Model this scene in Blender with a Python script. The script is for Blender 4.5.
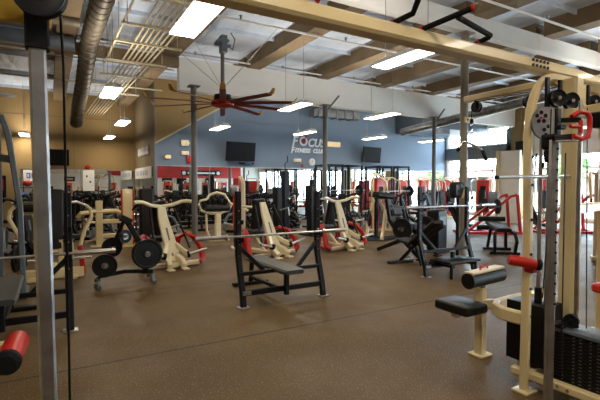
import bpy, bmesh, math, random
from mathutils import Vector, Matrix
random.seed(7)
R = math.radians
scn = bpy.context.scene
for o in list(bpy.data.objects): bpy.data.objects.remove(o)
COL = scn.collection
# ---------------------------------------------------------------- camera, world, exposure
cam = bpy.data.cameras.new('camera'); co = bpy.data.objects.new('camera', cam); COL.objects.link(co)
co.location = (0, 0, 1.5); co.rotation_euler = (R(88), 0, R(-30.2))
cam.sensor_width = 36; cam.lens = 25.8; cam.clip_start = .05; cam.clip_end = 300
scn.camera = co
w = bpy.data.worlds.new('sky'); scn.world = w; w.use_nodes = True
bg = w.node_tree.nodes['Background']; bg.inputs[0].default_value = (.66, .83, 1, 1); bg.inputs[1].default_value = 26
scn.view_settings.view_transform = 'Standard'; scn.view_settings.look = 'None'
scn.view_settings.gamma = 1; scn.view_settings.use_curve_mapping = False
scn.view_settings.exposure = 0.45
LAMP_W = 26        # watts of each ceiling fixture, downwards
FILL_UP_W = 27          # watts of the added lamp above each fixture, brightens the ceiling
LENS_E = 9         # emission of each fixture's lens

# ---------------------------------------------------------------- materials
M = {}
def mat(name, col, rough=.5, metal=0, noise=0, nscale=8, bump=0, bscale=60, emit=None, es=0, spec=.5, col2=None, detail=4, coat=0):
    m = bpy.data.materials.new(name); m.use_nodes = True; nt = m.node_tree; b = nt.nodes['Principled BSDF']
    b.inputs['Base Color'].default_value = (*col, 1); b.inputs['Roughness'].default_value = rough
    b.inputs['Metallic'].default_value = metal; b.inputs['Specular IOR Level'].default_value = spec
    b.inputs['Coat Weight'].default_value = coat
    tc = nt.nodes.new('ShaderNodeTexCoord')
    if noise:
        n = nt.nodes.new('ShaderNodeTexNoise'); n.inputs['Scale'].default_value = nscale; n.inputs['Detail'].default_value = detail
        nt.links.new(tc.outputs['Object'], n.inputs['Vector'])
        r = nt.nodes.new('ShaderNodeValToRGB'); c2 = col2 or tuple(c*(1-noise) for c in col)
        r.color_ramp.elements[0].position = .35; r.color_ramp.elements[1].position = .65
        r.color_ramp.elements[0].color = (*c2, 1); r.color_ramp.elements[1].color = (*col, 1)
        nt.links.new(n.outputs['Fac'], r.inputs['Fac']); nt.links.new(r.outputs['Color'], b.inputs['Base Color'])
    if bump:
        n2 = nt.nodes.new('ShaderNodeTexNoise'); n2.inputs['Scale'].default_value = bscale
        nt.links.new(tc.outputs['Object'], n2.inputs['Vector'])
        bp = nt.nodes.new('ShaderNodeBump'); bp.inputs['Strength'].default_value = bump; bp.inputs['Distance'].default_value = .02
        nt.links.new(n2.outputs['Fac'], bp.inputs['Height']); nt.links.new(bp.outputs['Normal'], b.inputs['Normal'])
    if emit:
        b.inputs['Emission Color'].default_value = (*emit, 1); b.inputs['Emission Strength'].default_value = es
    M[name] = m; return m
mat('cream', (.62, .50, .27), .35, noise=.1, nscale=3, coat=.2)
mat('cream_pale', (.72, .62, .40), .4, noise=.1, nscale=5)
mat('black', (.006, .006, .007), .45, noise=.3, nscale=6, spec=.2)
mat('black_gloss', (.012, .012, .014), .16, coat=.4)
mat('vinyl', (.008, .0075, .0075), .42, bump=.15, bscale=140, spec=.25)
mat('pad_grey', (.04, .04, .035), .5, bump=.15, bscale=140)
mat('rubber', (.007, .007, .007), .75, spec=.15, bump=.3, bscale=80)
mat('plate', (.008, .009, .010), .45, spec=.25, noise=.3, nscale=9)
mat('steel', (.55, .54, .52), .28, 1, noise=.25, nscale=14)
mat('chrome', (.75, .75, .75), .12, 1)
mat('zinc', (.42, .42, .43), .38, 1, noise=.3, nscale=9)
mat('grey_paint', (.10, .125, .15), .4, noise=.2, nscale=4)
mat('red', (.45, .012, .008), .35, noise=.15, nscale=4, spec=.35)
mat('red_dark', (.24, .02, .02), .4)
mat('yellow', (.62, .38, .05), .35, noise=.15, nscale=6)
mat('white', (.78, .78, .76), .5)
mat('white_paint', (.80, .78, .72), .7, noise=.06, nscale=2)
mat('duct', (.34, .35, .35), .35, .8, noise=.35, nscale=7)
mat('duct_old', (.20, .17, .12), .55, .4, noise=.35, nscale=8)
mat('column', (.25, .225, .17), .55, noise=.15, nscale=3)
mat('column_grey', (.13, .13, .125), .45, noise=.15, nscale=4)
mat('wood', (.23, .165, .09), .75, noise=.25, nscale=1.6, bump=.2, bscale=14)
mat('conduit', (.55, .47, .30), .5, noise=.15, nscale=5)
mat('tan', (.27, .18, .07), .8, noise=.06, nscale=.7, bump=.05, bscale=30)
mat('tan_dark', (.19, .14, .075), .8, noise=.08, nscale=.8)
mat('blue', (.165, .22, .30), .7, noise=.05, nscale=.6, bump=.04, bscale=30)
mat('band', (.17, .20, .21), .7)
mat('plaster', (.72, .70, .66), .8, noise=.06, nscale=1)
mat('girder', (.74, .73, .69), .65, noise=.08, nscale=1.2)
mat('frame_white', (.72, .71, .68), .5)
mat('screen', (.004, .004, .005), .35, spec=.1)
mat('fan_red', (.25, .028, .015), .35, noise=.2, nscale=4)
mat('letter', (.85, .86, .88), .5)
mat('ground', (.42, .40, .37), .9, noise=.2, nscale=2)
mat('far_wall', (.32, .22, .17), .9, noise=.1, nscale=1)
mat('awning', (.20, .05, .04), .8, noise=.2, nscale=2)
mat('leaf', (.09, .19, .04), .8, noise=.5, nscale=6)
mat('trunk', (.12, .08, .05), .9, noise=.3, nscale=10)
mat('ball_red', (.45, .03, .03), .4); mat('ball_blue', (.03, .12, .4), .4)
mat('purple', (.12, .03, .18), .5)
mat('lens', (.9, .9, .85), .5, emit=(1, .90, .72), es=LENS_E)
mat('amber', (.8, .6, .3), .5, emit=(1, .75, .4), es=.2)
mat('mirror', (.86, .89, .88), .015, 1)
# insulation on the roof deck: quilted foil with folds along its length
def quilt():
    m = mat('insulation', (.66, .76, .90), .5, 0, noise=.2, nscale=1.2)
    nt = m.node_tree; b = nt.nodes['Principled BSDF']; tc = nt.nodes.new('ShaderNodeTexCoord')
    mp = nt.nodes.new('ShaderNodeMapping'); mp.inputs['Scale'].default_value = (1, .35, 1)
    n = nt.nodes.new('ShaderNodeTexNoise'); n.inputs['Scale'].default_value = 3.2; n.inputs['Detail'].default_value = 6
    bp = nt.nodes.new('ShaderNodeBump'); bp.inputs['Strength'].default_value = .8; bp.inputs['Distance'].default_value = .15
    nt.links.new(tc.outputs['Object'], mp.inputs['Vector']); nt.links.new(mp.outputs['Vector'], n.inputs['Vector'])
    nt.links.new(n.outputs['Fac'], bp.inputs['Height']); nt.links.new(bp.outputs['Normal'], b.inputs['Normal'])
quilt()
def floor_mat():
    m = mat('floor', (.1, .08, .06), .42, spec=.2); nt = m.node_tree; b = nt.nodes['Principled BSDF']; L = nt.links.new
    tc = nt.nodes.new('ShaderNodeTexCoord')
    def noise(s, d=3):
        n = nt.nodes.new('ShaderNodeTexNoise'); n.inputs['Scale'].default_value = s; n.inputs['Detail'].default_value = d
        L(tc.outputs['Object'], n.inputs['Vector']); return n
    def ramp(src, a, ca, c, cc):
        r = nt.nodes.new('ShaderNodeValToRGB'); r.color_ramp.elements[0].position = a; r.color_ramp.elements[1].position = c
        r.color_ramp.elements[0].color = (*ca, 1); r.color_ramp.elements[1].color = (*cc, 1); L(src, r.inputs['Fac']); return r
    big = ramp(noise(.8, 5).outputs['Fac'], .35, (.074, .044, .014), .65, (.112, .069, .025))
    sp = ramp(noise(75, 2).outputs['Fac'], .60, (0, 0, 0), .68, (1, 1, 1))
    mx = nt.nodes.new('ShaderNodeMixRGB'); L(sp.outputs['Color'], mx.inputs['Fac']); L(big.outputs['Color'], mx.inputs[1])
    mx.inputs[2].default_value = (.26, .18, .10, 1)
    sp2 = ramp(noise(60, 2).outputs['Fac'], .30, (1, 1, 1), .40, (0, 0, 0))
    mx2 = nt.nodes.new('ShaderNodeMixRGB'); L(sp2.outputs['Color'], mx2.inputs['Fac']); L(mx.outputs['Color'], mx2.inputs[1])
    mx2.inputs[2].default_value = (.05, .04, .03, 1)
    # rubber roll seams every 1.22 m across, every 7.5 m along
    sx = nt.nodes.new('ShaderNodeSeparateXYZ'); L(tc.outputs['Object'], sx.inputs[0])
    def seam(out, period, off):
        a = nt.nodes.new('ShaderNodeMath'); a.operation = 'ADD'; a.inputs[1].default_value = off; L(out, a.inputs[0])
        p = nt.nodes.new('ShaderNodeMath'); p.operation = 'PINGPONG'; p.inputs[1].default_value = period/2; L(a.outputs[0], p.inputs[0])
        l = nt.nodes.new('ShaderNodeMath'); l.operation = 'LESS_THAN'; l.inputs[1].default_value = .014; L(p.outputs[0], l.inputs[0]); return l
    s1 = seam(sx.outputs['Y'], 2.44, -6.35+2.44*4)
    mx3 = nt.nodes.new('ShaderNodeMixRGB'); L(s1.outputs[0], mx3.inputs['Fac']); L(mx2.outputs['Color'], mx3.inputs[1])
    mx3.inputs[2].default_value = (.028, .022, .017, 1)
    L(mx3.outputs['Color'], b.inputs['Base Color'])
    rr = ramp(noise(1.3, 5).outputs['Fac'], .3, (.45, .45, .45), .7, (.62, .62, .62)); L(rr.outputs['Color'], b.inputs['Roughness'])
    bp = nt.nodes.new('ShaderNodeBump'); bp.inputs['Strength'].default_value = .25; bp.inputs['Distance'].default_value = .004
    L(noise(90, 2).outputs['Fac'], bp.inputs['Height']); L(bp.outputs['Normal'], b.inputs['Normal'])
floor_mat()
def glass():
    m = bpy.data.materials.new('glass'); m.use_nodes = True; nt = m.node_tree
    for n in list(nt.nodes): nt.nodes.remove(n)
    o = nt.nodes.new('ShaderNodeOutputMaterial'); t = nt.nodes.new('ShaderNodeBsdfTransparent'); g = nt.nodes.new('ShaderNodeBsdfGlossy')
    t.inputs[0].default_value = (.95, .97, .96, 1); g.inputs['Roughness'].default_value = .02
    mx = nt.nodes.new('ShaderNodeMixShader'); mx.inputs[0].default_value = .06
    nt.links.new(t.outputs[0], mx.inputs[1]); nt.links.new(g.outputs[0], mx.inputs[2]); nt.links.new(mx.outputs[0], o.inputs[0])
    M['glass'] = m
glass()

# ---------------------------------------------------------------- mesh helpers
V = Vector
def basis(d, up=None):
    d = d.normalized(); up = up or (V((0, 0, 1)) if abs(d.z) < .95 else V((0, 1, 0)))
    s = d.cross(up).normalized(); return s, s.cross(d).normalized()
def circ(r, n=12): return [(r*math.cos(2*math.pi*i/n), r*math.sin(2*math.pi*i/n)) for i in range(n)]
def rect(w_, h_, c=None):
    a, b = w_/2, h_/2; c = min(a, b)*.3 if c is None else c
    return [(a, -b+c), (a, b-c), (a-c, b), (-a+c, b), (-a, b-c), (-a, -b+c), (-a+c, -b), (a-c, -b)]
class MB:
    def __init__(s): s.bm = bmesh.new()
    def sweep(s, pts, prof, up=None, close=False, scale=None):
        pts = [V(p) for p in pts]; n = len(pts); rings = []
        for i, p in enumerate(pts):
            if close: d = (pts[(i+1) % n]-pts[i-1])
            else: d = (pts[min(i+1, n-1)]-pts[max(i-1, 0)])
            d.normalize(); a = (pts[i]-pts[i-1]).normalized() if (i or close) else d
            k = 1/max(.5, d.dot(a)) if (0 < i < n-1 or close) else 1
            if i == 0 or up is not None or close: sd, u = basis(d, V(up) if up else None)
            else:
                sd = d.cross(u).normalized(); u = sd.cross(d).normalized()
            f = scale[i] if scale else 1
            rings.append([s.bm.verts.new(p+sd*x*k*f+u*y*f) for x, y in prof])
        m = len(prof)
        for i in range(n if close else n-1):
            A, B = rings[i], rings[(i+1) % n]
            for j in range(m): s.bm.faces.new((A[j], A[(j+1) % m], B[(j+1) % m], B[j]))
        if not close:
            s.bm.faces.new(rings[0][::-1]); s.bm.faces.new(rings[-1])
        return s
    def tube(s, pts, r, n=12, close=False): return s.sweep(pts, circ(r, n), close=close)
    def beam(s, pts, w_, h_, up=None, c=None): return s.sweep(pts, rect(w_, h_, c), up=up)
    def box(s, a, b, c=0):
        a, b = V(a), V(b)
        lo = V((min(a.x, b.x), min(a.y, b.y), min(a.z, b.z))); hi = V((max(a.x, b.x), max(a.y, b.y), max(a.z, b.z)))
        if c:   # rounded block: stacked rings
            def ring(z, k):
                x0, x1, y0, y1 = lo.x+k, hi.x-k, lo.y+k, hi.y-k; e = c*.7
                return [s.bm.verts.new((x, y, z)) for x, y in ((x0+e, y0), (x1-e, y0), (x1, y0+e), (x1, y1-e), (x1-e, y1), (x0+e, y1), (x0, y1-e), (x0, y0+e))]
            rs = [ring(lo.z, c*.6), ring(lo.z+c*.4, c*.15), ring(lo.z+c, 0), ring(hi.z-c, 0), ring(hi.z-c*.4, c*.15), ring(hi.z, c*.6)]
            for A, B in zip(rs, rs[1:]):
                for j in range(8): s.bm.faces.new((A[j], A[(j+1) % 8], B[(j+1) % 8], B[j]))
            s.bm.faces.new(rs[0][::-1]); s.bm.faces.new(rs[-1]); return s
        v = [s.bm.verts.new((x, y, z)) for z in (lo.z, hi.z) for x, y in ((lo.x, lo.y), (hi.x, lo.y), (hi.x, hi.y), (lo.x, hi.y))]
        for f in ((0, 3, 2, 1), (4, 5, 6, 7), (0, 1, 5, 4), (1, 2, 6, 5), (2, 3, 7, 6), (3, 0, 4, 7)): s.bm.faces.new([v[i] for i in f])
        return s
    def slab(s, p, q, w_, t, up=(0, 0, 1), c=.02):   # cushion: from p to q, width w_, thickness t
        return s.sweep([p, V(p).lerp(V(q), .03), V(p).lerp(V(q), .97), q], rect(w_, t, c), up=up, scale=[.86, 1, 1, .86])
    def lathe(s, prof, c=(0, 0, 0), ax=(0, 0, 1), n=24):   # prof: (radius, height) list
        c = V(c); ax = V(ax).normalized(); sd, u = basis(ax); rings = []
        for r, h in prof:
            if r < 1e-5: rings.append([s.bm.verts.new(c+ax*h)])
            else: rings.append([s.bm.verts.new(c+ax*h+(sd*math.cos(2*math.pi*i/n)+u*math.sin(2*math.pi*i/n))*r) for i in range(n)])
        for A, B in zip(rings, rings[1:]):
            for j in range(n):
                k = (j+1) % n
                if len(A) == 1 and len(B) == 1: continue
                if len(A) == 1: s.bm.faces.new((A[0], B[k], B[j]))
                elif len(B) == 1: s.bm.faces.new((A[j], A[k], B[0]))
                else: s.bm.faces.new((A[j], A[k], B[k], B[j]))
        return s
    def prism(s, poly, d, ext):   # extrude polygon of 3D points by vector
        a = [s.bm.verts.new(V(p)) for p in poly]; b = [s.bm.verts.new(V(p)+V(ext)) for p in poly]; n = len(a)
        s.bm.faces.new(a); s.bm.faces.new(b[::-1])
        for i in range(n): s.bm.faces.new((a[i], b[i], b[(i+1) % n], a[(i+1) % n]))
        return s
    def build(s, name, m, parent=None, smooth=True):
        bmesh.ops.recalc_face_normals(s.bm, faces=s.bm.faces)
        me = bpy.data.meshes.new(name); s.bm.to_mesh(me); s.bm.free()
        me.materials.append(M[m] if isinstance(m, str) else m)
        if smooth:
            for p in me.polygons: p.use_smooth = True
            try: me.set_sharp_from_angle(angle=R(35))
            except Exception: pass
        o = bpy.data.objects.new(name, me); COL.objects.link(o)
        if parent: o.parent = parent
        return o
def tag(o, label, cat, group=None, kind=None):
    o['label'] = label
    if cat: o['category'] = cat
    if group: o['group'] = group
    if kind: o['kind'] = kind
    return o
def thing(name, label, cat, loc=(0, 0, 0), rz=0, group=None):
    o = bpy.data.objects.new(name, None); COL.objects.link(o); o.location = loc; o.rotation_euler = (0, 0, R(rz))
    o.empty_display_size = .1
    return tag(o, label, cat, group)
def struct(o): o['kind'] = 'structure'; return o
def explode(o):   # every loose piece of a mesh becomes an object of its own, same name, parent and material
    bm = bmesh.new(); bm.from_mesh(o.data); bm.verts.ensure_lookup_table(); seen = set(); n = 0; out = []
    for v in bm.verts:
        if v.index in seen: continue
        st = [v]; isl = []; seen.add(v.index)
        while st:
            a = st.pop(); isl.append(a)
            for e in a.link_edges:
                b = e.other_vert(a)
                if b.index not in seen: seen.add(b.index); st.append(b)
        ids = {a.index: i for i, a in enumerate(isl)}
        fs = [[ids[x.index] for x in f.verts] for f in {f for a in isl for f in a.link_faces}]
        me = bpy.data.meshes.new(o.name.split('.')[0]); me.from_pydata([a.co for a in isl], [], fs); me.materials.append(o.data.materials[0])
        c = bpy.data.objects.new(o.name.split('.')[0], me); COL.objects.link(c); c.parent = o.parent; c.matrix_basis = o.matrix_basis.copy(); out.append(c)
    bm.free(); bpy.data.objects.remove(o); return out
def plabel(o, l): o['label'] = l; return o
KIDS = {}
def copy_tree(o, parent=None):
    c = o.copy(); COL.objects.link(c)
    if parent: c.parent = parent
    for ch in list(o.children): copy_tree(ch, c)
    return c
def dup(o, loc, rz, label, group=None):
    c = copy_tree(o); c.location = loc; c.rotation_euler = (0, 0, R(rz)); c['label'] = label
    if group: c['group'] = group
    return c
def text_mesh(name, body, size, m, depth=.01, shear=0, bold=0):
    cu = bpy.data.curves.new(name, 'FONT'); cu.body = body; cu.size = size; cu.extrude = depth; cu.shear = shear; cu.offset = bold
    cu.resolution_u = 3
    t = bpy.data.objects.new(name, cu); COL.objects.link(t)
    bpy.context.view_layer.update()
    me = bpy.data.meshes.new_from_object(t.evaluated_get(bpy.context.evaluated_depsgraph_get()))
    bpy.data.objects.remove(t); me.materials.clear(); me.materials.append(M[m])
    o = bpy.data.objects.new(name, me); COL.objects.link(o); return o

# ================================================================= STRUCTURE
X0, X1, YR, YB, YT, XS, ZC = -6., 18.3, -8., 16., 20.4, 3.3, 5.32
struct(MB().box((X0, YR, -.12), (X1, YT, 0)).build('floor', 'floor', smooth=False))
struct(MB().box((X0-.2, YR-.2, ZC), (X1+.2, YT+.2, ZC+.15)).build('ceiling', 'insulation', smooth=False))
struct(MB().box((X0-.2, YR, -.1), (X0, YT, ZC)).build('wall_left', 'tan', smooth=False))
struct(MB().box((X0, YT, -.1), (XS, YT+.2, ZC)).build('wall_back', 'tan', smooth=False))
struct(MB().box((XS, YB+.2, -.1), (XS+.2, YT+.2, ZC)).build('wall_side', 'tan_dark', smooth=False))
struct(MB().box((XS, YB, -.1), (X1+.2, YB+.2, ZC)).build('wall_blue', 'blue', smooth=False))
# tan painted triangle at the left top of the blue wall
struct(MB().prism([(XS, YB-.012, 3.0), (XS, YB-.012, ZC), (XS+2.9, YB-.012, ZC), (XS+2.9, YB-.012, 4.75)], 0, (0, .011, 0)).build('trim_1', 'tan', smooth=False))
struct(MB().beam([(XS, YB-.03, 3.0), (XS+2.9, YB-.03, 4.75)], .05, .06).build('trim_2', 'conduit', smooth=False))
struct(MB().box((X0, YR-.2, -.1), (X1+.2, YR, ZC)).build('wall_rear', 'plaster', smooth=False))
# right wall with its openings
def right_wall():
    m = MB(); a, b = X1, X1+.2
    m.box((a, YR, 4.25), (b, YB, ZC)); m.box((a, YR, -.1), (b, YB, .12))
    m.box((a, YR, 2.78), (b, 12.35, 4.25))
    m.box((a, 12.35, 2.78), (b, YB, 3.4))
    m.box((a, 15.85, 0), (b, YB, 4.25)); m.box((a, 12.05, 0), (b, 12.35, 4.25))
    for y0, y1 in ((7.9, 8.1), (3.7, 3.9), (-.6, -.4), (-4.9, -4.7), (-8, -7.6)): m.box((a, y0, 0), (b, y1, 2.8))
    struct(m.build('wall_right', 'plaster', smooth=False))
    struct(MB().box((a-.02, 12.2, 2.8), (a-.002, YB, 3.38)).box((a-.02, 12.05, 0.1), (a-.002, 12.45, 4.1)).build('trim_3', 'band', smooth=False))
    struct(MB().box((a-.3, 11.55, 0), (a-.02, 12.0, ZC)).build('trim_4', 'tan', smooth=False))
right_wall()
def window(i, y0, y1, z0, z1, ys, zs):
    f = MB(); x = X1+.06
    for y in [y0+.03]+ys+[y1-.03]: f.box((x, y-.03, z0), (x+.08, y+.03, z1))
    for z in [z0+.03]+zs+[z1-.03]: f.box((x+.01, y0, z-.03), (x+.07, y1, z+.03))
    fr = struct(f.build('window_%d' % i, 'frame_white', smooth=False))
    MB().box((x+.035, y0, z0), (x+.045, y1, z1)).build('pane', 'glass', fr, smooth=False)
window(1, 12.35, 15.85, 3.4, 4.25, [12.93, 13.5, 14.1, 14.68, 15.26], [])
window(2, 12.35, 15.85, .12, 2.8, [13.2, 14.1, 15.0], [2.2])
window(3, 8.1, 12.05, .12, 2.8, [9.3, 10.2, 11.1], [2.2])
window(4, 3.9, 7.9, .12, 2.8, [5.05, 5.9, 6.75], [2.2])
window(5, -.4, 3.7, .12, 2.8, [.8, 1.65, 2.5], [2.2])
window(6, -4.7, -.6, .12, 2.8, [-3.5, -2.65, -1.8], [2.2])
window(7, -7.6, -4.9, .12, 2.8, [-6.4], [2.2])
# rear wall (seen in the mirrors): red soffit band, baseboards
struct(MB().box((7.6, YR+.01, 2.15), (16.4, YR+.12, 3.5)).build('trim_5', 'red', smooth=False))
struct(MB().box((5.2, YR+.01, 2.5), (6.9, YR+.1, 3.0)).build('trim_90', 'red', smooth=False))
struct(MB().box((XS+.2, YB-.03, 0), (X1, YB-.005, .12)).build('baseboard_back', 'black', smooth=False))
struct(MB().box((X0, YT-.02, 0), (-1.0, YT-.002, .12)).build('baseboard_left', 'black', smooth=False))
# wall seam lines
struct(MB().box((XS+.02, YB-.012, 4.02), (X1, YB-.002, 4.035)).build('trim_6', 'band', smooth=False))
struct(MB().box((X0, YT-.012, 4.3), (XS, YT-.002, 4.33)).box((.9, YT-.012, 2.2), (.92, YT-.002, 4.3)).build('trim_7', 'tan_dark', smooth=False))
# girders along X and purlins along Y
struct(MB().box((XS-.2, 11.85, 4.09), (X1, 12.1, 4.97)).build('trim_8', 'girder', smooth=False))
struct(MB().box((X0, 11.85, 4.72), (XS-.2, 12.1, 4.97)).build('trim_9', 'wood', smooth=False))
struct(MB().box((X0, 5.9, 4.6), (X1, 6.1, 4.97)).build('trim_10', 'girder', smooth=False))
struct(MB().box((X0, -1, 4.6), (X1, -.8, 4.97)).build('trim_11', 'girder', smooth=False))
k = 12
x = -4.5
while x < X1:
    for y0, y1 in ((YR, 5.9), (6.1, 11.85), (12.1, YB if x > XS else YT)):
        zb = 4.95
        struct(MB().box((x-.21, y0, zb), (x+.21, y1, 5.4)).build('trim_%d' % k, 'wood', smooth=False)); k += 1
    x += 2.45
# small rafters across the bays
m = MB()
yy = -7.
while yy < 20:
    if abs(yy-6) > .3 and abs(yy-12) > .3: m.box((X0, yy-.025, 5.22), (X1 if yy < YB else XS, yy+.025, 5.34))
    yy += 2.44
struct(m.build('trim_%d' % k, 'insulation', smooth=False)); k += 1
# structural columns
def column(x, y, z1, m='column', brace=True):
    c = MB().tube([(x, y, 0), (x, y, z1)], .078, 20); c.box((x-.16, y-.16, 0), (x+.16, y+.16, .02)).box((x-.14, y-.14, z1-.03), (x+.14, y+.14, z1))
    if brace:
        c.beam([(x, y, z1-.25), (x+.55, y, z1+.35)], .05, .05)
    struct(c.build('column', m))
column(3.3, 11.2, 4.09, 'column_grey', False); column(7.75, 11.7, 4.09, 'column_grey'); column(12.75, 11.7, 4.09, 'column_grey')
column(7.4, 6.0, 4.6, brace=False); column(12.6, 2.0, 5.2, 'column_grey', False)

# ================================================================= MIRRORS, OUTSIDE
mirrors = [('tall mirror panel on the blue wall, leftmost, reflecting the red band', 3.35, 5.3), ('mirror panel on the blue wall right of the grey column', 5.3, 7.9),
           ('mirror panel on the blue wall below the lettered sign', 7.9, 10.6), ('mirror panel on the blue wall behind the black power racks', 10.6, 13.3),
           ('mirror panel on the blue wall behind the red weight stacks', 13.3, 15.8), ('mirror panel on the blue wall beside the corner windows', 15.8, 18.2)]
for l, a, b in mirrors:
    t = thing('wall_mirror', l, 'mirror', ((a+b)/2, YB, 0), 0, 'mirrors on the blue wall')
    h = (b-a)/2
    MB().box((-h+.008, -.02, .13), (h-.008, -.008, 2.19)).build('mirror_glass', 'mirror', t, smooth=False)
    MB().box((-h, -.03, 2.19), (h, -.003, 2.215)).box((-h, -.03, .13), (-h+.008, -.003, 2.2)).box((h-.008, -.03, .13), (h, -.003, 2.2)).build('trim_strip', 'zinc', t, smooth=False)
for l, a, b in (('mirror on the far tan wall beside the poster', -1.0, 1.15), ('mirror on the far tan wall right of the white notice', 1.15, 3.28)):
    t = thing('wall_mirror', l, 'mirror', ((a+b)/2, YT, 0), 0, 'mirrors on the tan wall'); h = (b-a)/2
    MB().box((-h+.008, -.02, .13), (h-.008, -.008, 2.13)).build('mirror_glass', 'mirror', t, smooth=False)
    MB().box((-h, -.03, 2.13), (h, -.003, 2.155)).build('trim_strip', 'zinc', t, smooth=False)
t = thing('wall_mirror', 'mirror on the short dark tan side wall under its white banner', 'mirror', (XS, 18.3, 0), 0, 'mirrors on the tan wall')
MB().box((-.02, -2.0, .13), (-.008, 2.0, 1.8)).build('mirror_glass', 'mirror', t, smooth=False)
struct(MB().box((X1+.3, -40, -.3), (90, 60, -.12)).build('ground', 'ground', smooth=False))
t = thing('shop_building', 'pale building with a salmon awning roof across the street outside the windows', 'building', (34, 14, 0))
MB().box((0, -16, -.2), (8, 16, 3.0)).build('wall', 'far_wall', t, smooth=False)
MB().prism([(-1.5, -16.3, 2.15), (-1.5, -16.3, 2.25), (1.6, -16.3, 3.25), (1.6, -16.3, 2.15)], 0, (0, 32.6, 0)).build('awning', 'awning', t, smooth=False)
for i in range(5): MB().box((-.1, -13+i*6, .9), (.02, -10+i*6, 2.3)).build('window', 'screen', t, smooth=False)
def tree(x, y, h, r, label):
    t = thing('street_tree', label, 'tree', (x, y, -.2), 0, 'trees outside the windows')
    MB().sweep([(0, 0, 0), (.1, 0, h*.4), (0, .1, h*.7)], circ(.14, 10), scale=[1.3, 1, .6]).build('trunk', 'trunk', t)
    m = MB()
    for i in range(260):
        a, b, q = random.uniform(0, 6.28), random.uniform(-1, 1), random.random()**.4*r
        c = V((q*math.cos(a)*math.sqrt(1-b*b), q*math.sin(a)*math.sqrt(1-b*b), h*.72+q*b*.9))
        n = V((random.uniform(-1, 1), random.uniform(-1, 1), random.uniform(-1, 1))).normalized(); s, u = basis(n); z = random.uniform(.12, .28)
        m.bm.faces.new([m.bm.verts.new(c+s*z), m.bm.verts.new(c+u*z*.6), m.bm.verts.new(c-s*z), m.bm.verts.new(c-u*z*.6)])
    m.build('foliage', 'leaf', t, smooth=False)
tree(24.5, 13.0, 3.4, 1.1, 'small green tree outside the corner windows'); tree(26, 9.2, 4.0, 1.6, 'green tree outside the windows behind the cable machine')
tree(24, 5.2, 3.6, 1.3, 'bushy tree outside, right of the cream machine upright')

# ================================================================= CEILING FITTINGS
def fixture0():
    t = thing('ceiling_light', '', 'ceiling light', (0, 0, 0), 0, 'ceiling lights')
    MB().prism([(-.17, -.61, 0), (.17, -.61, 0), (.10, -.61, .09), (-.10, -.61, .09)], 0, (0, 1.22, 0)).build('housing', 'white', t, smooth=False)
    MB().box((-.155, -.59, -.012), (.155, .59, -.001)).build('lens', 'lens', t, smooth=False)
    m = MB()
    for s in (-1, 1): m.tube([(0, s*.45, .09), (0, s*.45, 1.95)], .006, 6)
    m.build('hanger', 'zinc', t)
    ld = bpy.data.lights.new('lamp', 'AREA'); ld.shape = 'RECTANGLE'; ld.size = .30; ld.size_y = 1.16; ld.energy = LAMP_W; ld.color = (1, .86, .68)
    lo = bpy.data.objects.new('lamp', ld); COL.objects.link(lo); lo.parent = t; lo.location = (0, 0, -.02)
    lu = bpy.data.lights.new('ceiling_fill', 'AREA'); lu.shape = 'RECTANGLE'; lu.size = .2; lu.size_y = 1.16; lu.energy = FILL_UP_W; lu.color = (1, .9, .78)  # added fill lamp aimed up, brightens ceiling and upper walls
    lo = bpy.data.objects.new('ceiling_fill', lu); COL.objects.link(lo); lo.parent = t; lo.location = (0, 0, .11); lo.rotation_euler = (R(180), 0, 0)
    return t
fx = [(1.5, 5.0, 'big bright light fixture upper left, nearest one left of the fan'), (1.13, 9.8, 'bright light fixture left of the fan, below the duct'),
      (1.99, 14.4, 'small light fixture over the left rear of the gym'), (2.12, 19.0, 'smallest light fixture near the far tan wall'),
      (-.8, 19.6, 'small light fixture near the tan wall above the poster'),
      (4.7, 4.9, 'large light fixture under the ceiling just above the cream crossbeam'), (5.25, 9.3, 'light fixture right of the ceiling fan blades'),
      (8.05, 9.3, 'light fixture hanging just under the white girder on the right'), (5.0, 14.0, 'light fixture hanging below the ceiling fan'),
      (8.2, 13.75, 'light fixture hanging right above the lettered wall sign'), (11.55, 13.8, 'light fixture hanging above the right wall television'),
      (14.5, 13.5, 'light fixture hanging near the right end of the blue wall'),
      (1.4, .4, ''), (4.8, .4, ''), (8.1, .4, ''), (-2, .4, ''), (12, 0, ''), (8, -5, ''), (13, -5, ''), (2, -3.5, ''), (12, 5, ''), (15.5, 7.5, '')]  # unseen row over the camera is added to light the crossbeam face
base = fixture0()
for i, (x, y, l) in enumerate(fx):
    l = l or 'added light fixture overhead outside the picture, seen only in mirrors'
    if i == 0: base.location = (x, y, 3.42); base['label'] = l
    else: dup(base, (x, y, 3.42), 0, l)

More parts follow.
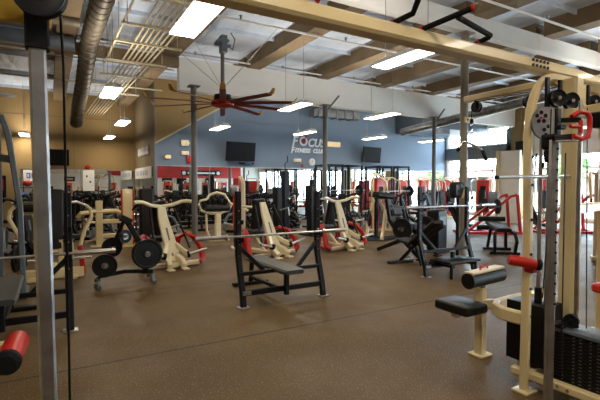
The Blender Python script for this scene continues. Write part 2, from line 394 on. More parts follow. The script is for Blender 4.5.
def fan():
    t = thing('ceiling_fan', 'large dark red ceiling fan with ten long blades and yellow tips', 'fan', (3.62, 9.9, 3.45))
    MB().tube([(0, 0, .1), (0, 0, 1.5)], .045, 14).build('downrod', 'column_grey', t)
    MB().box((-.13, -.13, 1.44), (.13, .13, 1.5)).box((-.2, -.03, 1.35), (.2, .03, 1.42)).box((-.05, -.1, 1.2), (.09, .1, 1.6)).build('mount', 'grey_paint', t)
    MB().lathe([(0, .2), (.2, .2), (.21, .12), (.2, .08), (0, .08)]).build('motor', 'black', t)
    MB().lathe([(0, -.1), (.12, -.1), (.26, -.05), (.28, 0), (.27, .06), (0, .08)]).build('hub', 'red', t)
    for i in range(10):
        a = R(-110+36*i); d = V((math.cos(a), math.sin(a), 0)); s = V((-d.y, d.x, 0))
        up = (V((0, 0, 1))+s*.25).normalized()
        b = MB().sweep([d*.22, d*.9+V((0, 0, .0)), d*1.68+V((0, 0, -.02))], rect(.15, .022, .008), up=up, scale=[1, 1, .9]).build('blade', 'fan_red', t)
        MB().sweep([d*1.66+V((0, 0, -.02)), d*1.74, d*1.80+V((0, 0, .09))], rect(.13, .022, .008), up=s.cross(d) if 0 else None, scale=[.9, .9, .6]).build('tip', 'yellow', b)
    m = MB()
    for i in range(4):
        a = math.pi/2*i+.6; m.tube([(0, 0, .35), (1.5*math.cos(a), 1.5*math.sin(a), 1.55)], .006, 6)
    m.build('guy_wire', 'zinc', t)
    m = MB().tube([(.05, .1, 1.5), (.3, .1, 1.35), (.36, .1, 1.6), (.25, .1, 1.75)], .012, 6); m.build('cable', 'black', t)
fan()
# ducts and pipes
def spiral(pts, r, m, name, label, cat='duct'):
    b = MB(); n = len(pts)
    b.tube(pts, r, 22)
    for i in range(n-1):
        p, q = V(pts[i]), V(pts[i+1]); L_ = (q-p).length; d = (q-p)/L_; j = .25
        while j < L_: b.lathe([(r, -.012), (r+.012, 0), (r, .012)], p+d*j, d, 22); j += .3
    o = b.build(name, m); return tag(o, label, cat)
spiral([(.95, -2, 4.85), (.92, 4, 4.85), (.85, 11.0, 4.8), (.85, 13.4, 4.3), (.83, 15.5, 3.95), (.8, 16.2, 3.55)], .19, 'duct_old', 'spiral_duct', 'long round spiral duct under the left ceiling, running to the back')
spiral([(13.2, 13.9, 3.78), (13.5, 7.5, 4.3), (13.7, 3.0, 4.45)], .16, 'duct', 'round_duct', 'grey round duct near the right end of the white girder')
tag(MB().box((14.7, 13.4, 4.0), (18.2, 15.9, 4.9)).box((15.2, 13.5, 3.8), (15.7, 14.0, 4.05)).build('duct_trunk', 'grey_paint', smooth=False), 'dark grey sheet metal duct box above the right end of the blue wall', 'duct')
b = MB().box((9.6, 15.3, 4.4), (12.0, 15.7, 4.7)).tube([(10.8, 15.5, 4.7), (10.8, 15.5, 5.33)], .12)
for i in range(5): b.box((9.8+i*.45, 15.25, 4.36), (9.86+i*.45, 15.75, 4.74))
tag(b.build('supply_duct', 'duct', smooth=False), 'silver duct above the middle of the blue wall, behind the girder', 'duct')
tag(MB().tube([(-5.8, 11.3, 4.75), (.55, 11.3, 4.75)], .16, 18).build('flexible_duct', 'grey_paint'), 'dark flexible duct crossing under the left ceiling', 'duct')
tag(MB().tube([(-5.8, 10.2, 4.85), (.6, 10.2, 4.9)], .12, 18).build('flexible_duct', 'duct_old'), 'thin tan flexible duct in front of the dark one', 'duct')
def pipe(pts, r, m, label, name='sprinkler_pipe', heads=0):
    t = thing(name, label, 'pipe', (0, 0, 0), 0, 'ceiling pipes')
    MB().tube(pts, r, 8).build('pipe', m, t)
    p, q = V(pts[0]), V(pts[-1])
    for i in range(heads):
        c = p.lerp(q, (i+.5)/heads); MB().tube([c+V((0, 0, 0)), c+V((0, 0, .09))], .02, 8).lathe([(0, .09), (.04, .09), (.04, .1), (0, .1)], c).build('sprinkler_head', 'zinc', t)
pipe([(-5.9, 8.4, 4.9), (18.2, 8.4, 4.9)], .025, 'white', 'white sprinkler pipe crossing the ceiling behind the cream crossbeam', heads=9)
pipe([(-5.9, 5.15, 4.85), (18.2, 5.15, 4.85)], .025, 'white', 'white sprinkler pipe crossing in front of the near girder', heads=9)
pipe([(-5.9, 11.6, 5.0), (18.2, 11.6, 5.0)], .022, 'white', 'white pipe along the face of the white girder', heads=9)
pipe([(-5.9, 14.6, 4.6), (XS-.05, 14.6, 4.6)], .025, 'conduit', 'cream pipe crossing over the left rear of the gym')
pipe([(-1.9, 13.2, 4.95), (XS, 13.2, 4.95)], .02, 'conduit', 'thin cream pipe behind the spiral duct')
pipe([(1.25, 1.0, 4.55), (1.25, 11.8, 4.55)], .022, 'conduit', 'single cream pipe running lengthwise left of the conduit bundle')
for i in range(7):
    xx = 1.62+i*.105
    tag(MB().tube([(xx, -1, 4.54), (xx, 9.5, 4.54), (xx-.1, 14, 4.5), (xx-.25, YT-.01, 4.5)], .021, 8).build('electrical_conduit', 'conduit'),
        '%s cream electrical conduit in the ceiling bundle left of the fan' % ('leftmost', 'second from the left', 'third from the left', 'middle', 'third from the right', 'second from the right', 'rightmost')[i], 'conduit', 'conduits in the ceiling bundle')
for i, (yy, zz) in enumerate(((4.6, 4.48), (7.2, 4.48), (8.6, 4.48), (9.7, 4.48), (11.2, 4.46), (12.6, 4.44), (15, 4.42))):
    tag(MB().box((1.2, yy-.03, zz), (2.6, yy+.03, zz+.04)).tube([(1.3, yy, zz), (1.3, yy, 5.3)], .008, 6).tube([(2.5, yy, zz), (2.5, yy, 5.3)], .008, 6).build('conduit_strut', 'conduit', smooth=False),
        '%s hanging cream strut carrying the conduit bundle' % ('nearest', 'second nearest', 'third nearest', 'middle', 'third farthest', 'second farthest', 'farthest')[i] if i != 3 else 'middle hanging cream strut carrying the conduit bundle', 'bracket', 'struts under the conduit bundle')
def grille(x, y, z, s, tilt, label):
    t = thing('air_diffuser', label, 'air vent', (x, y, z), 0, 'air diffusers at the left'); t.rotation_euler = (R(tilt), 0, R(20))
    m = MB().box((-s, -s, 0), (s, s, .05)); m.build('frame', 'white', t, smooth=False)
    for i in range(6): MB().box((-s*.85, -s*.85+i*s*.29, -.03), (s*.85, -s*.72+i*s*.29, -.002)).build('louvre', 'zinc', t, smooth=False)
    MB().tube([(0, 0, .05), (0, 0, 5.3-z)], .01, 6).build('hanger', 'zinc', t)
grille(-1.05, 12.9, 3.72, .3, 8, 'white louvred air diffuser hanging at the far left')
grille(-.15, 5.2, 3.55, .17, 62, 'tilted square louvred diffuser near the black pulley at top left')

# ================================================================= WALL OBJECTS
def tv(x, y, z, w_, h_, rz, tilt, label):
    t = thing('television', label, 'television', (x, y, z), rz, 'wall televisions')
    a = MB().box((-w_/2, -.05, -h_/2), (w_/2, 0, h_/2), .012).build('body', 'black', t)
    MB().box((-w_/2+.02, -.056, -h_/2+.03), (w_/2-.02, -.0505, h_/2-.02)).build('screen', 'screen', t, smooth=False)
    MB().box((-.06, 0, -.1), (.06, .28, .1)).box((-.2, .22, -.2), (.2, .28, .2)).build('wall_bracket', 'black', t, smooth=False)
    t.rotation_euler = (R(tilt), 0, R(rz))
tv(6.45, 15.68, 2.8, 1.24, .74, 3, 8, 'black flat television on the blue wall left of the lettered sign')
tv(12.95, 15.65, 2.9, 1.2, .72, 8, 5, 'black television on the blue wall above the power racks')
tv(.15, 20.1, 2.62, 1.13, .66, 0, 4, 'black television on the far tan wall at the left')
for i, xx in enumerate((9.2, 10.5, 13.2)):
    t = thing('television', 'black television on the rear wall below the red band, seen in mirrors', 'television', (xx, -7.75, 1.86), 180, 'rear wall televisions')
    MB().box((-.45, -.04, -.27), (.45, 0, .27), .01).build('body', 'screen', t)
    MB().box((-.1, 0, -.1), (.1, .25, .1)).build('wall_bracket', 'black', t, smooth=False)
t = thing('cable_box', 'small dark box with pale front under the left television', 'box', (6.8, 15.97, 2.32))
MB().box((-.3, -.12, 0), (.3, 0, .07)).build('body', 'black', t, smooth=False); MB().box((-.1, -.13, .015), (.2, -.1205, .05)).build('display', 'ball_blue', t, smooth=False)
# lettered sign
t = thing('wall_sign', 'white raised letters reading FOCUS FITNESS CLUB on the blue wall', 'sign', (8.87, 15.985, 2.86))
def word(s, size, x, z, sh=.25, bold=.012, m='letter', w_=None, name='lettering'):
    o = text_mesh(name, s, size, m, .02, sh, bold); o.parent = t; o.rotation_euler = (R(90), 0, 0); o.location = (x, 0, z)
    if w_: o.scale = (w_/o.dimensions.x, 1, 1)
    return explode(o)
word('F', .62, .03, .30, w_=.30); word('CUS', .50, .80, .31, w_=.88)
MB().lathe([(.13, 0), (.20, 0), (.20, .03), (.13, .03)], (.60, .0, .52), (0, -1, 0), 28).build('ring_letter', 'letter', t)
MB().lathe([(0, 0), (.085, 0), (.085, .035), (0, .035)], (.60, 0, .52), (0, -1, 0), 24).beam([(.60, -.02, .52), (.80, -.02, .86)], .06, .03).build('target_dot', 'red', t)
word('F', .36, -.02, .0, w_=.2); word('ITNESS', .24, .18, .04, w_=.78); word('CLUB', .24, 1.08, .04, w_=.58)
MB().beam([(.03, -.015, .1), (.16, -.015, .74)], .05, .03).build('swoosh', 'letter', t)
# small wall fittings
def clock(x, z):
    t = thing('wall_clock', 'round white clock on the blue wall behind the grey column', 'clock', (x, 15.99, z))
    MB().lathe([(0, 0), (.15, 0), (.16, .03), (.13, .045), (0, .04)], (0, 0, 0), (0, -1, 0)).build('face', 'white', t)
    MB().box((-.005, -.05, 0), (.005, -.046, .1)).box((0, -.05, -.005), (.07, -.046, .005)).build('hands', 'black', t, smooth=False)
clock(9.9, 2.5)
def fitting(x, z, w_, h_, m, name, label, cat, m2='amber'):
    t = thing(name, label, cat, (x, 15.99, z))
    MB().box((-w_/2, -.09, -h_/2), (w_/2, 0, h_/2), .01).build('housing', m, t)
    for s in (-1, 1): MB().lathe([(0, 0), (h_*.32, 0), (h_*.36, .04), (0, .05)], (s*w_*.28, -.09, 0), (0, -1, 0), 12).build('lamp_head', m2, t)
fitting(9.15, 2.55, .34, .14, 'white', 'emergency_light', 'emergency light on the blue wall under the lettered sign', 'light')
fitting(13.4, 2.95, .34, .14, 'white', 'emergency_light', 'emergency light right of the right television', 'light')
fitting(4.35, 3.05, .28, .22, 'white', 'wall_strobe', 'upper white strobe fitting behind the left grey column', 'strobe')
fitting(4.35, 2.68, .28, .14, 'white', 'wall_strobe', 'lower pale strobe fitting behind the left grey column', 'strobe')
fitting(3.72, 2.52, .14, .2, 'column_grey', 'wall_speaker', 'small pale speaker on the blue wall near its left corner', 'speaker')
tag(MB().box((4.42, 15.9, 2.3), (4.56, 15.99, 2.6), .01).build('fire_alarm', 'red'), 'tall red fire alarm pull behind the left grey column', 'fire alarm')
tag(MB().box((9.35, 15.93, 2.28), (9.45, 15.99, 2.4), .01).build('fire_alarm', 'red'), 'small red fire alarm box under the emergency light', 'fire alarm')
t = thing('hanging_sign', 'small lit amber sign box mounted on the middle grey column', 'sign', (7.95, 11.7, 2.83))
MB().box((-.12, -.05, -.08), (.38, .05, .08), .01).build('housing', 'amber', t)
t = thing('wall_speaker', 'black speaker on the tan pier right of the windows', 'speaker', (17.9, 11.4, 3.1), 90)
MB().box((-.22, 0, -.3), (.22, .22, .3), .02).build('cabinet', 'black', t); MB().lathe([(0, 0), (.1, 0), (.14, .02), (0, .015)], (0, -.0, 0), (0, -1, 0)).build('cone', 'rubber', t)
# poster, notice, banners
t = thing('poster', 'dark framed poster with red print on the tan wall at far left', 'poster', (-1.75, 20.38, 1.42))
MB().box((-.28, -.03, -.45), (.28, 0, .45)).build('frame', 'black', t, smooth=False)
MB().box((-.2, -.035, -.12), (.2, -.0305, .3)).build('print', 'red_dark', t, smooth=False)
t = thing('notice_board', 'white notice sheet on the mirrors of the far tan wall', 'notice', (1.42, 20.34, 1.75))
MB().box((-.2, -.02, -.5), (.24, 0, .38)).build('sheet', 'white', t, smooth=False)
for a, b in ((-.05, .12), (.08, -.12)): MB().box((a-.03, -.025, b-.04), (a+.03, -.0205, b+.04)).build('mark', 'screen', t, smooth=False)
tag(MB().lathe([(0, 0), (.09, 0), (.10, .06), (.06, .1), (0, .11)], (1.42, 20.39, 2.27), (0, -1, 0)).build('alarm_bell', 'red'), 'round red alarm bell above the white notice', 'alarm bell')
t = thing('small_sign', 'small black framed plaque on the mirror left of the notice', 'sign', (.72, 20.34, 1.75))
MB().box((-.2, -.03, -.1), (.2, 0, .1)).build('frame', 'black', t, smooth=False); MB().box((-.13, -.035, -.04), (.13, -.0305, .04)).build('print', 'tan', t, smooth=False)
def banner(loc, rz, w_, label):
    t = thing('banner', label, 'banner', loc, rz, 'white banners with blue lettering')
    MB().box((-w_/2, -.02, -.22), (w_/2, 0, .22)).build('cloth', 'white', t, smooth=False)
    m = MB(); x_ = -w_*.36
    for ch in (.1, .05, .1, .1, .1, .08, .1):
        m.box((x_, -.028, -.1), (x_+.028, -.0205, .1)).box((x_, -.028, .06), (x_+ch, -.0205, .1)).box((x_, -.028, -.1), (x_+ch*.8, -.0205, -.06)).box((x_+ch*.8, -.028, -.08), (x_+ch, -.0205, .04)); x_ += w_*.105
    lt = m.build('lettering', 'ball_blue', t, smooth=False); bm_ = bmesh.new(); bm_.from_mesh(lt.data); bpy.data.objects.remove(lt)
    bm_.verts.ensure_lookup_table(); x_ = -w_*.36; vs = [v.co.copy() for v in bm_.verts]; bm_.free()
    for k_ in range(7):   # four little boxes (32 corners) make one letter
        q = MB()
        for b_ in range(4):
            c_ = vs[k_*32+b_*8:k_*32+b_*8+8]; q.box((min(v.x for v in c_), min(v.y for v in c_), min(v.z for v in c_)), (max(v.x for v in c_), max(v.y for v in c_), max(v.z for v in c_)))
        q.build('letter', 'ball_blue', t, smooth=False)
banner((-.5, 20.36, 1.88), 0, .8, 'white banner with blue lettering on the tan wall mirror under the left television')
banner((3.26, 18.2, 1.98), -90, 3.4, 'long white banner with blue lettering on the dark side wall')
t = thing('raised_lettering', 'row of pale raised letters on the dark tan side wall', 'sign', (3.27, 18.1, 2.84), -90)
for i in range(6):
    m = MB(); a = -1.0+i*.36
    m.box((a, -.03, -.16), (a+.07, 0, .16)).box((a, -.03, .1), (a+.24, 0, .16)).box((a+.17, -.03, -.16), (a+.24, 0, .16))
    if i % 2: m.box((a, -.03, -.03), (a+.24, 0, .03))
    m.build('letter', 'letter', t, smooth=False)
t = thing('rear_sign', 'black sign strip with white emblems on the red band, seen in the mirrors', 'sign', (12.4, -7.86, 2.62), 180)
MB().box((-1.9, -.03, -.24), (1.9, 0, .24)).build('board', 'black', t, smooth=False)
for s in (-1, 1): MB().lathe([(0, 0), (.17, 0), (.17, .01), (0, .01)], (s*1.65, -.03, 0), (0, -1, 0)).build('emblem', 'letter', t)
MB().box((-1.3, -.04, -.07), (1.3, -.031, .07)).build('stripe', 'letter', t, smooth=False)
tag(MB().box((15.66, 10.1, 0), (15.80, 10.93, 2.85)).build('partition_panel', 'white_paint', smooth=False), 'white freestanding partition panel behind the cream machine upright', 'partition')
tag(MB().box((15.58, 10.94, 0), (15.84, 11.06, 2.87)).build('partition_post', 'cream', smooth=False), 'cream end post of the white partition', 'post')

# ================================================================= CABLE CROSSOVER (near, spans the picture)
def arc(c, a, b, a0, a1, n=10):   # ellipse arc in the plane of vectors a, b
    c, a, b = V(c), V(a), V(b)
    return [c+a*math.cos(R(a0+(a1-a0)*i/n))+b*math.sin(R(a0+(a1-a0)*i/n)) for i in range(n+1)]
def grooved_wheel(c, ax, r, t_, holes=0):
    return MB().lathe([(0, -t_/2), (r*.3, -t_/2), (r*.32, -t_*.3), (r*.8, -t_*.3), (r, -t_/2), (r, -t_*.3), (r*.9, 0), (r, t_*.3), (r, t_/2), (r*.8, t_*.3), (r*.32, t_*.3), (r*.3, t_/2), (0, t_/2)], c, ax, 28)
def crossover():
    t = thing('cable_crossover_machine', 'large cream cable crossover frame in the foreground, its crossbeam spanning the picture top', 'gym machine', (3.2, 1.8, 0))
    O = V((3.2, 1.8, 0))
    def B(m, name, mt, par=None):
        for v in m.bm.verts: v.co -= O
        return m.build(name, mt, par or t)
    # cross beam
    B(MB().beam([(-.25, 2.1, 2.465), (3.95, 2.1, 2.465), (4.3, 2.1, 2.44), (4.62, 2.1, 2.1), (4.62, 2.1, 1.95)], .13, .095, up=(0, 0, 1) if 0 else None, c=.018), 'crossbeam', 'cream')
    m = MB()
    for i in range(5):
        for j in range(2): m.lathe([(0, 0), (.012, 0), (.012, .008), (0, .008)], (3.3+i*.05, 2.03, 2.445+j*.04), (0, -1, 0), 10)
    explode(B(m, 'bolt', 'black'))
    # left tower
    B(MB().beam([(-.012, 2.1, 0), (-.035, 2.1, 2.12)], .064, .05, up=(0, 1, 0), c=.01), 'guide_post', 'zinc')
    B(MB().beam([(-.033, 2.1, 2.06), (-.034, 2.1, 2.2)], .088, .075, up=(0, 1, 0), c=.008), 'post_cap', 'black')
    B(MB().beam([(-.36, 2.12, 2.19), (-.1, 2.12, 2.21), (.02, 2.12, 2.195)], .02, .09, up=(0, 0, 1), c=.006).beam([(-.3, 2.12, 2.2), (-.16, 2.12, 2.4), (-.12, 2.12, 2.45)], .09, .03, c=.006), 'bracket', 'yellow')
    B(grooved_wheel((-.02, 1.96, 2.24), (.25, 1, 0), .095, .05), 'pulley', 'black')
    B(grooved_wheel((-.19, 2.0, 2.27), (.25, 1, 0), .06, .04), 'pulley', 'black')
    B(MB().tube([(.045, 1.96, 2.26), (.06, 2.1, 2.0), (.06, 2.1, .0)], .005, 8), 'cable', 'black')
    B(MB().box((-.3, 1.95, 0), (.3, 2.25, .05), .01).beam([(-.26, 2.12, .05), (-.3, 2.12, 2.45)], .09, .09, up=(0, 1, 0)), 'left_tower', 'cream')
    # thigh roller at the left
    B(MB().lathe([(0, 0), (.055, 0), (.062, .02), (.062, .30), (.055, .32), (0, .32)], (-.21, 2.72, .56), (.10, 1, .06), 24), 'roller_pad', 'red')
    B(MB().lathe([(0, -.02), (.045, -.02), (.066, 0), (.066, .03), (0, .03)], (-.212, 2.71, .56), (.10, 1, .06), 24), 'roller_cap', 'rubber')
    B(MB().beam([(-.3, 2.15, .5), (-.42, 2.6, .5), (-.3, 2.95, .58), (-.2, 2.95, .58)], .05, .05), 'roller_arm', 'cream')
    # pull-up grips on the beam
    def grip(pts, ends):
        g = B(MB().tube(pts, .018, 14), 'pull_up_grip', 'rubber')
        for i in ends:
            p = V(pts[i]); q = V(pts[1 if i == 0 else -2]); d = (q-p).normalized()
            B(MB().lathe([(0, -.004), (.024, -.004), (.024, .012), (0, .012)], p, d, 14), 'grip_ring', 'red', g).location = (0, 0, 0)
        return g
    grip([(1.30, 2.06, 2.53), (1.34, 2.0, 2.58), (1.36, 1.9, 2.66)], [0])
    grip([(1.89, 2.09, 2.52), (1.96, 1.98, 2.56), (1.92, 1.90, 2.60), (1.86, 1.8, 2.66)], [0])
    grip([(2.13, 2.07, 2.52), (2.2, 1.72, 2.555)], [0, 1])
    B(MB().lathe([(0, 0), (.02, 0), (.02, .03), (0, .03)], (2.2, 1.72, 2.555), (.2, -1, .1), 14), 'end_plug', 'chrome')
    grip([(2.66, 2.1, 2.50), (2.70, 2.07, 2.53), (2.735, 2.05, 2.55), (2.75, 2.025, 2.56), (2.735, 2.003, 2.565), (2.69, 1.99, 2.565), (2.25, 1.88, 2.56)], [0, 1])
    # right tower: front leg with the curved top arch
    B(MB().beam([(2.955, 1.84, 0), (3.0, 1.86, 1.1), (3.0, 1.87, 1.85)]+arc((3.3, 1.87, 1.93), (-.29, 0, 0), (0, 0, .38), 5, 90, 8)[0:]+[(3.6, 1.87, 2.31)], .055, .058, up=(0, 1, 0), c=.012), 'front_leg', 'cream')
    B(MB().box((2.89, 1.78, 0), (3.03, 1.90, .018), .006), 'foot_plate', 'cream')
    m = MB()
    for z in (.55, .75, 1.0, 1.25, 1.5, 1.7): m.lathe([(0, 0), (.011, 0), (.011, .004), (0, .004)], (2.985, 1.825, z), (-.3, -1, 0), 10)
    explode(B(m, 'adjustment_hole', 'black'))
    # gusset plate between arch and beam
    B(MB().prism([(3.28, 1.85, 2.27), (3.75, 1.85, 2.30), (3.9, 1.85, 2.12), (3.86, 1.85, 2.02), (3.62, 1.85, 2.2), (3.45, 1.85, 2.22)], 0, (0, .03, 0)), 'gusset', 'cream')
    B(MB().beam([(4.1, 2.1, 2.40), (3.85, 1.4, 2.12)], .09, .09).beam([(3.3, 1.75, 2.03), (4.1, 1.75, 2.05)], .07, .06).beam([(3.5, 1.9, 2.05), (3.52, 1.0, 2.10)], .06, .07), 'top_frame', 'cream')
    # tall centre column
    B(MB().beam([(3.44, 1.80, 0), (3.44, 1.80, 2.3)], .115, .11, up=(0, 1, 0)).beam([(3.44, 1.735, .02), (3.44, 1.735, 2.0)], .02, .025, up=(0, 1, 0)), 'centre_column', 'cream')
    B(MB().beam([(4.62, 2.1, 0), (4.62, 2.1, 2.1)], .09, .09, up=(0, 1, 0)).box((4.4, 1.9, 0), (4.85, 2.3, .03), .008), 'rear_leg', 'cream')
    # perforated carriage upright and its carriage
    B(MB().beam([(2.73, 1.54, 0), (2.745, 1.54, 1.98)], .046, .042, up=(.5, .86, 0), c=.006), 'carriage_upright', 'zinc')
    m = MB()
    for i in range(18): m.lathe([(0, 0), (.008, 0), (.008, .003), (0, .003)], (2.735+.00*i, 1.513, .75+i*.065), (-.5, -.86, 0), 8)
    explode(B(m, 'adjustment_hole', 'black'))
    B(MB().beam([(3.28, 1.86, 0), (3.28, 1.86, 2.1)], .055, .045, up=(0, 1, 0), c=.006), 'perforated_post', 'zinc')
    B(MB().box((2.722, 1.512, 1.78), (2.772, 1.562, 1.98), .01).box((2.72, 1.49, 1.845), (2.79, 1.52, 1.875), .008).beam([(2.75, 1.50, 1.90), (2.86, 1.45, 1.905)], .02, .03).beam([(2.66, 1.50, 1.785), (2.80, 1.47, 1.80)], .02, .035), 'carriage', 'black')
    B(MB().tube([(2.62, 1.54, 1.79), (2.70, 1.5, 1.80)], .018), 'carriage_knob', 'rubber')
    B(MB().tube([(2.66, 1.49, 1.765), (2.82, 1.44, 1.775)], .008), 'pin', 'chrome')
    # red U grip
    hp = [(2.845+(a-2.88)*.8, 1.435+(b-1.41)*.8, 1.865+(c-1.86)*.78) for a, b, c in [(2.80, 1.44, 1.93), (2.86, 1.42, 1.97), (2.935, 1.40, 1.965), (2.96, 1.39, 1.93), (2.965, 1.39, 1.82), (2.945, 1.39, 1.775), (2.88, 1.41, 1.755), (2.81, 1.43, 1.78)]]
    h = B(MB().tube(hp, .0145, 12), 'red_handle', 'red')
    B(MB().tube([(2.77, 1.46, 1.86), (2.86, 1.44, 1.86)], .012).tube([(2.85, 1.44, 1.82), (2.85, 1.44, 1.90)], .012), 'handle_stem', 'red', h)
    # pulleys
    for c, r in (((3.2, 1.78, 2.13), .062), ((3.34, 1.76, 2.12), .062), ((3.10, 1.93, 2.12), .045), ((3.58, 1.72, 2.13), .05)):
        p = B(grooved_wheel(c, (-.45, -1, 0), r, .035), 'pulley', 'black')
        B(MB().lathe([(0, 0), (r*.28, 0), (r*.22, .012), (0, .014)], V(c)+V((-.45, -1, 0)).normalized()*.016, (-.45, -1, 0), 12), 'hub', 'chrome', p)
    explode(B(MB().beam([(3.14, 1.82, 2.28), (3.14, 1.82, 2.06)], .04, .02).beam([(3.30, 1.82, 2.28), (3.30, 1.82, 2.1)], .03, .02).beam([(3.56, 1.75, 2.26), (3.56, 1.75, 2.12)], .03, .02), 'pulley_bracket', 'black'))
    # slotted grey cam disc
    cc, ax = V((3.045, 1.77, 1.935)), V((-.45, -1, 0)).normalized()
    d = B(MB().lathe([(0, -.01), (.112, -.01), (.118, 0), (.112, .012), (0, .012)], cc, ax, 40), 'cam_disc', 'zinc')
    s, u = basis(ax)
    for cx, cy in ((-.045, .042), (.01, -.055)):
        for i in range(5):
            a = 2*math.pi*i/5+.3
            B(MB().lathe([(0, 0), (.015, 0), (.015, .002), (0, .002)], cc+ax*.0125+s*(-cx+.033*math.cos(a))+u*(cy+.033*math.sin(a)), ax, 10), 'disc_hole', 'black', d)
    B(MB().box(cc+ax*.014+s*.02+u*.03, cc+ax*.016+s*.06+u*.042), 'disc_label', 'red', d)
    B(MB().box((3.03, 1.74, 1.75), (3.10, 1.80, 1.85), .02).box((3.03, 1.72, 1.66), (3.09, 1.78, 1.75), .015), 'pulley_block', 'rubber')
    B(MB().tube([(3.0, 1.76, 1.66), (3.0, 1.76, 1.62)], .01), 'cable_stop', 'black')
    # lat pulldown arm reaching back
    B(MB().beam([(3.4, 1.9, 2.3), (3.4, 2.74, 2.30)], .06, .06, c=.01), 'lat_arm', 'cream')
    B(grooved_wheel((3.4, 2.62, 2.215), (1, 0, 0), .048, .035), 'pulley', 'black')
    B(MB().beam([(3.4, 2.62, 2.29), (3.4, 2.62, 2.2)], .05, .02), 'pulley_bracket', 'black')
    B(MB().tube([(3.4, 2.67, 2.21), (3.4, 2.67, 2.1)], .004, 6).tube([(3.4, 2.62, 2.262), (3.42, 1.9, 2.262)], .004, 6), 'cable', 'black')
    B(MB().beam([(3.44, 1.85, 1.3), (4.6, 2.1, 1.3)], .06, .08), 'rear_crossbar', 'cream')
    B(MB().box((3.46, 1.60, 1.92), (3.56, 1.68, 2.03), .01), 'stop_block', 'black')
    # cables and guide rods
    for p, q in (((3.2, 1.78, 2.07), (3.2, 1.86, .65)), ((3.45, 1.70, 2.07), (3.2, 1.55, .5)), ((2.80, 1.5, 1.7), (2.80, 1.5, .3))):
        B(MB().tube([p, q], .004, 6), 'cable', 'black')
    B(MB().tube([(3.21, 1.9, .16), (3.21, 1.9, 2.05)], .0145, 12), 'guide_rod', 'steel')
    for yy in (1.36, 1.6): B(MB().tube([(3.16, yy, .14), (3.16, yy, 2.08)], .0145, 12), 'guide_rod', 'steel')
    # weight stacks
    st = B(MB().box((3.12, 1.80, .14), (3.36, 2.10, .60), .006), 'weight_stack', 'black')
    B(MB().tube([(3.21, 1.9, .6), (3.21, 1.9, .72)], .026), 'top_collar', 'black', st)
    for i in range(15):
        z = .125+i*.0235
        pl = B(MB().box((3.05, 1.26, z), (3.25, 1.70, z+.0215), .003), 'stack_plate', 'black')
        m = MB()
        for y0, ln in ((1.62, .010), (1.545, .022), (1.50, .028), (1.44, .022), (1.39, .028)): m.box((3.0485, y0, z+.008), (3.0497, y0+ln*.7, z+.0125))
        B(m, 'plate_number', 'zinc', pl)
    B(MB().box((3.04, 1.25, .48), (3.26, 1.71, .505), .004), 'stack_top', 'grey_paint')
    B(MB().tube([(3.16, 1.36, .505), (3.16, 1.36, .60)], .028), 'top_collar', 'black')
    B(MB().tube([(3.16, 1.6, .505), (3.16, 1.6, .53)], .02), 'top_collar', 'black')
    B(grooved_wheel((3.10, 1.60, .56), (-1, -.3, 0), .048, .03), 'pulley', 'rubber')
    B(MB().tube([(3.0, 1.66, .535), (3.12, 1.6, .53)], .012).box((3.02, 1.62, .51), (3.1, 1.68, .55), .008), 'selector_pin', 'black')
    # base beams
    B(MB().beam([(2.99, 1.95, .12), (3.02, 1.2, .12), (3.02, .9, .12)], .06, .06, c=.01).beam([(3.0, 1.9, .08), (3.7, 1.9, .08)], .07, .07).beam([(3.3, 2.1, .1), (3.3, 1.0, .1)], .07, .07).beam([(3.02, .92, .1), (3.5, .92, .1)], .07, .07).box((2.9, .86, 0), (3.1, .98, .1), .01).box((3.3, 1.84, 0), (3.6, 1.96, .1), .01), 'base_frame', 'cream')
    m = MB()
    for y in (1.62, 1.55, 1.36): m.lathe([(0, 0), (.013, 0), (.013, .012), (0, .012)], (2.985, y, .12), (-1, 0, 0), 6)
    explode(B(m, 'bolt', 'chrome'))
    # red thigh roller on the front leg
    r = B(MB().lathe([(0, 0), (.034, 0), (.038, .015), (.038, .17), (.034, .18), (0, .18)], (2.84, 1.90, .965), (.72, -.68, -.15), 20), 'foot_roller', 'red')
    B(MB().lathe([(0, 0), (.036, 0), (.040, .01), (.036, .03), (0, .03)], (2.972, 1.775, .937), (.72, -.68, -.15), 20), 'roller_cap', 'rubber', r)
    B(MB().box((2.955, 1.79, .87), (3.02, 1.86, .96), .01), 'roller_bracket', 'red')
    # U-shaped knee loop and seat station
    B(MB().beam([(3.85, 2.2, .52), (3.35, 2.22, .52), (3.15, 2.20, .52), (3.04, 2.14, .52), (2.98, 2.03, .52), (2.98, 1.93, .52), (3.0, 1.86, .52)], .05, .10, c=.012), 'loop_frame', 'cream')
    B(MB().beam([(3.26, 2.44, 0), (3.26, 2.44, .60)], .085, .075, up=(0, 1, 0)).box((3.18, 2.37, 0), (3.34, 2.51, .02), .006).beam([(3.27, 2.42, .46), (3.3, 2.22, .50)], .06, .08), 'seat_post', 'cream')
    B(MB().beam([(3.26, 2.44, .42), (2.92, 2.44, .42)], .07, .06), 'seat_bracket', 'cream')
    B(MB().box((2.85, 2.26, .44), (3.12, 2.60, .52), .02), 'seat_pad', 'vinyl')
    B(MB().beam([(3.27, 2.44, .6), (3.27, 2.44, .66)], .045, .06, up=(0, 1, 0)), 'roller_post', 'zinc')
    B(MB().tube([(3.06, 2.42, .68), (3.51, 2.43, .70)], .068, 24), 'thigh_roller', 'vinyl')
    B(MB().beam([(3.07, 2.42, .745), (3.50, 2.43, .765)], .10, .02, c=.006), 'roller_plate', 'cream_pale')
    B(MB().tube([(3.22, 2.42, .76), (3.22, 2.42, .785), (3.33, 2.43, .79), (3.33, 2.43, .765)], .008, 8), 'pull_handle', 'red')
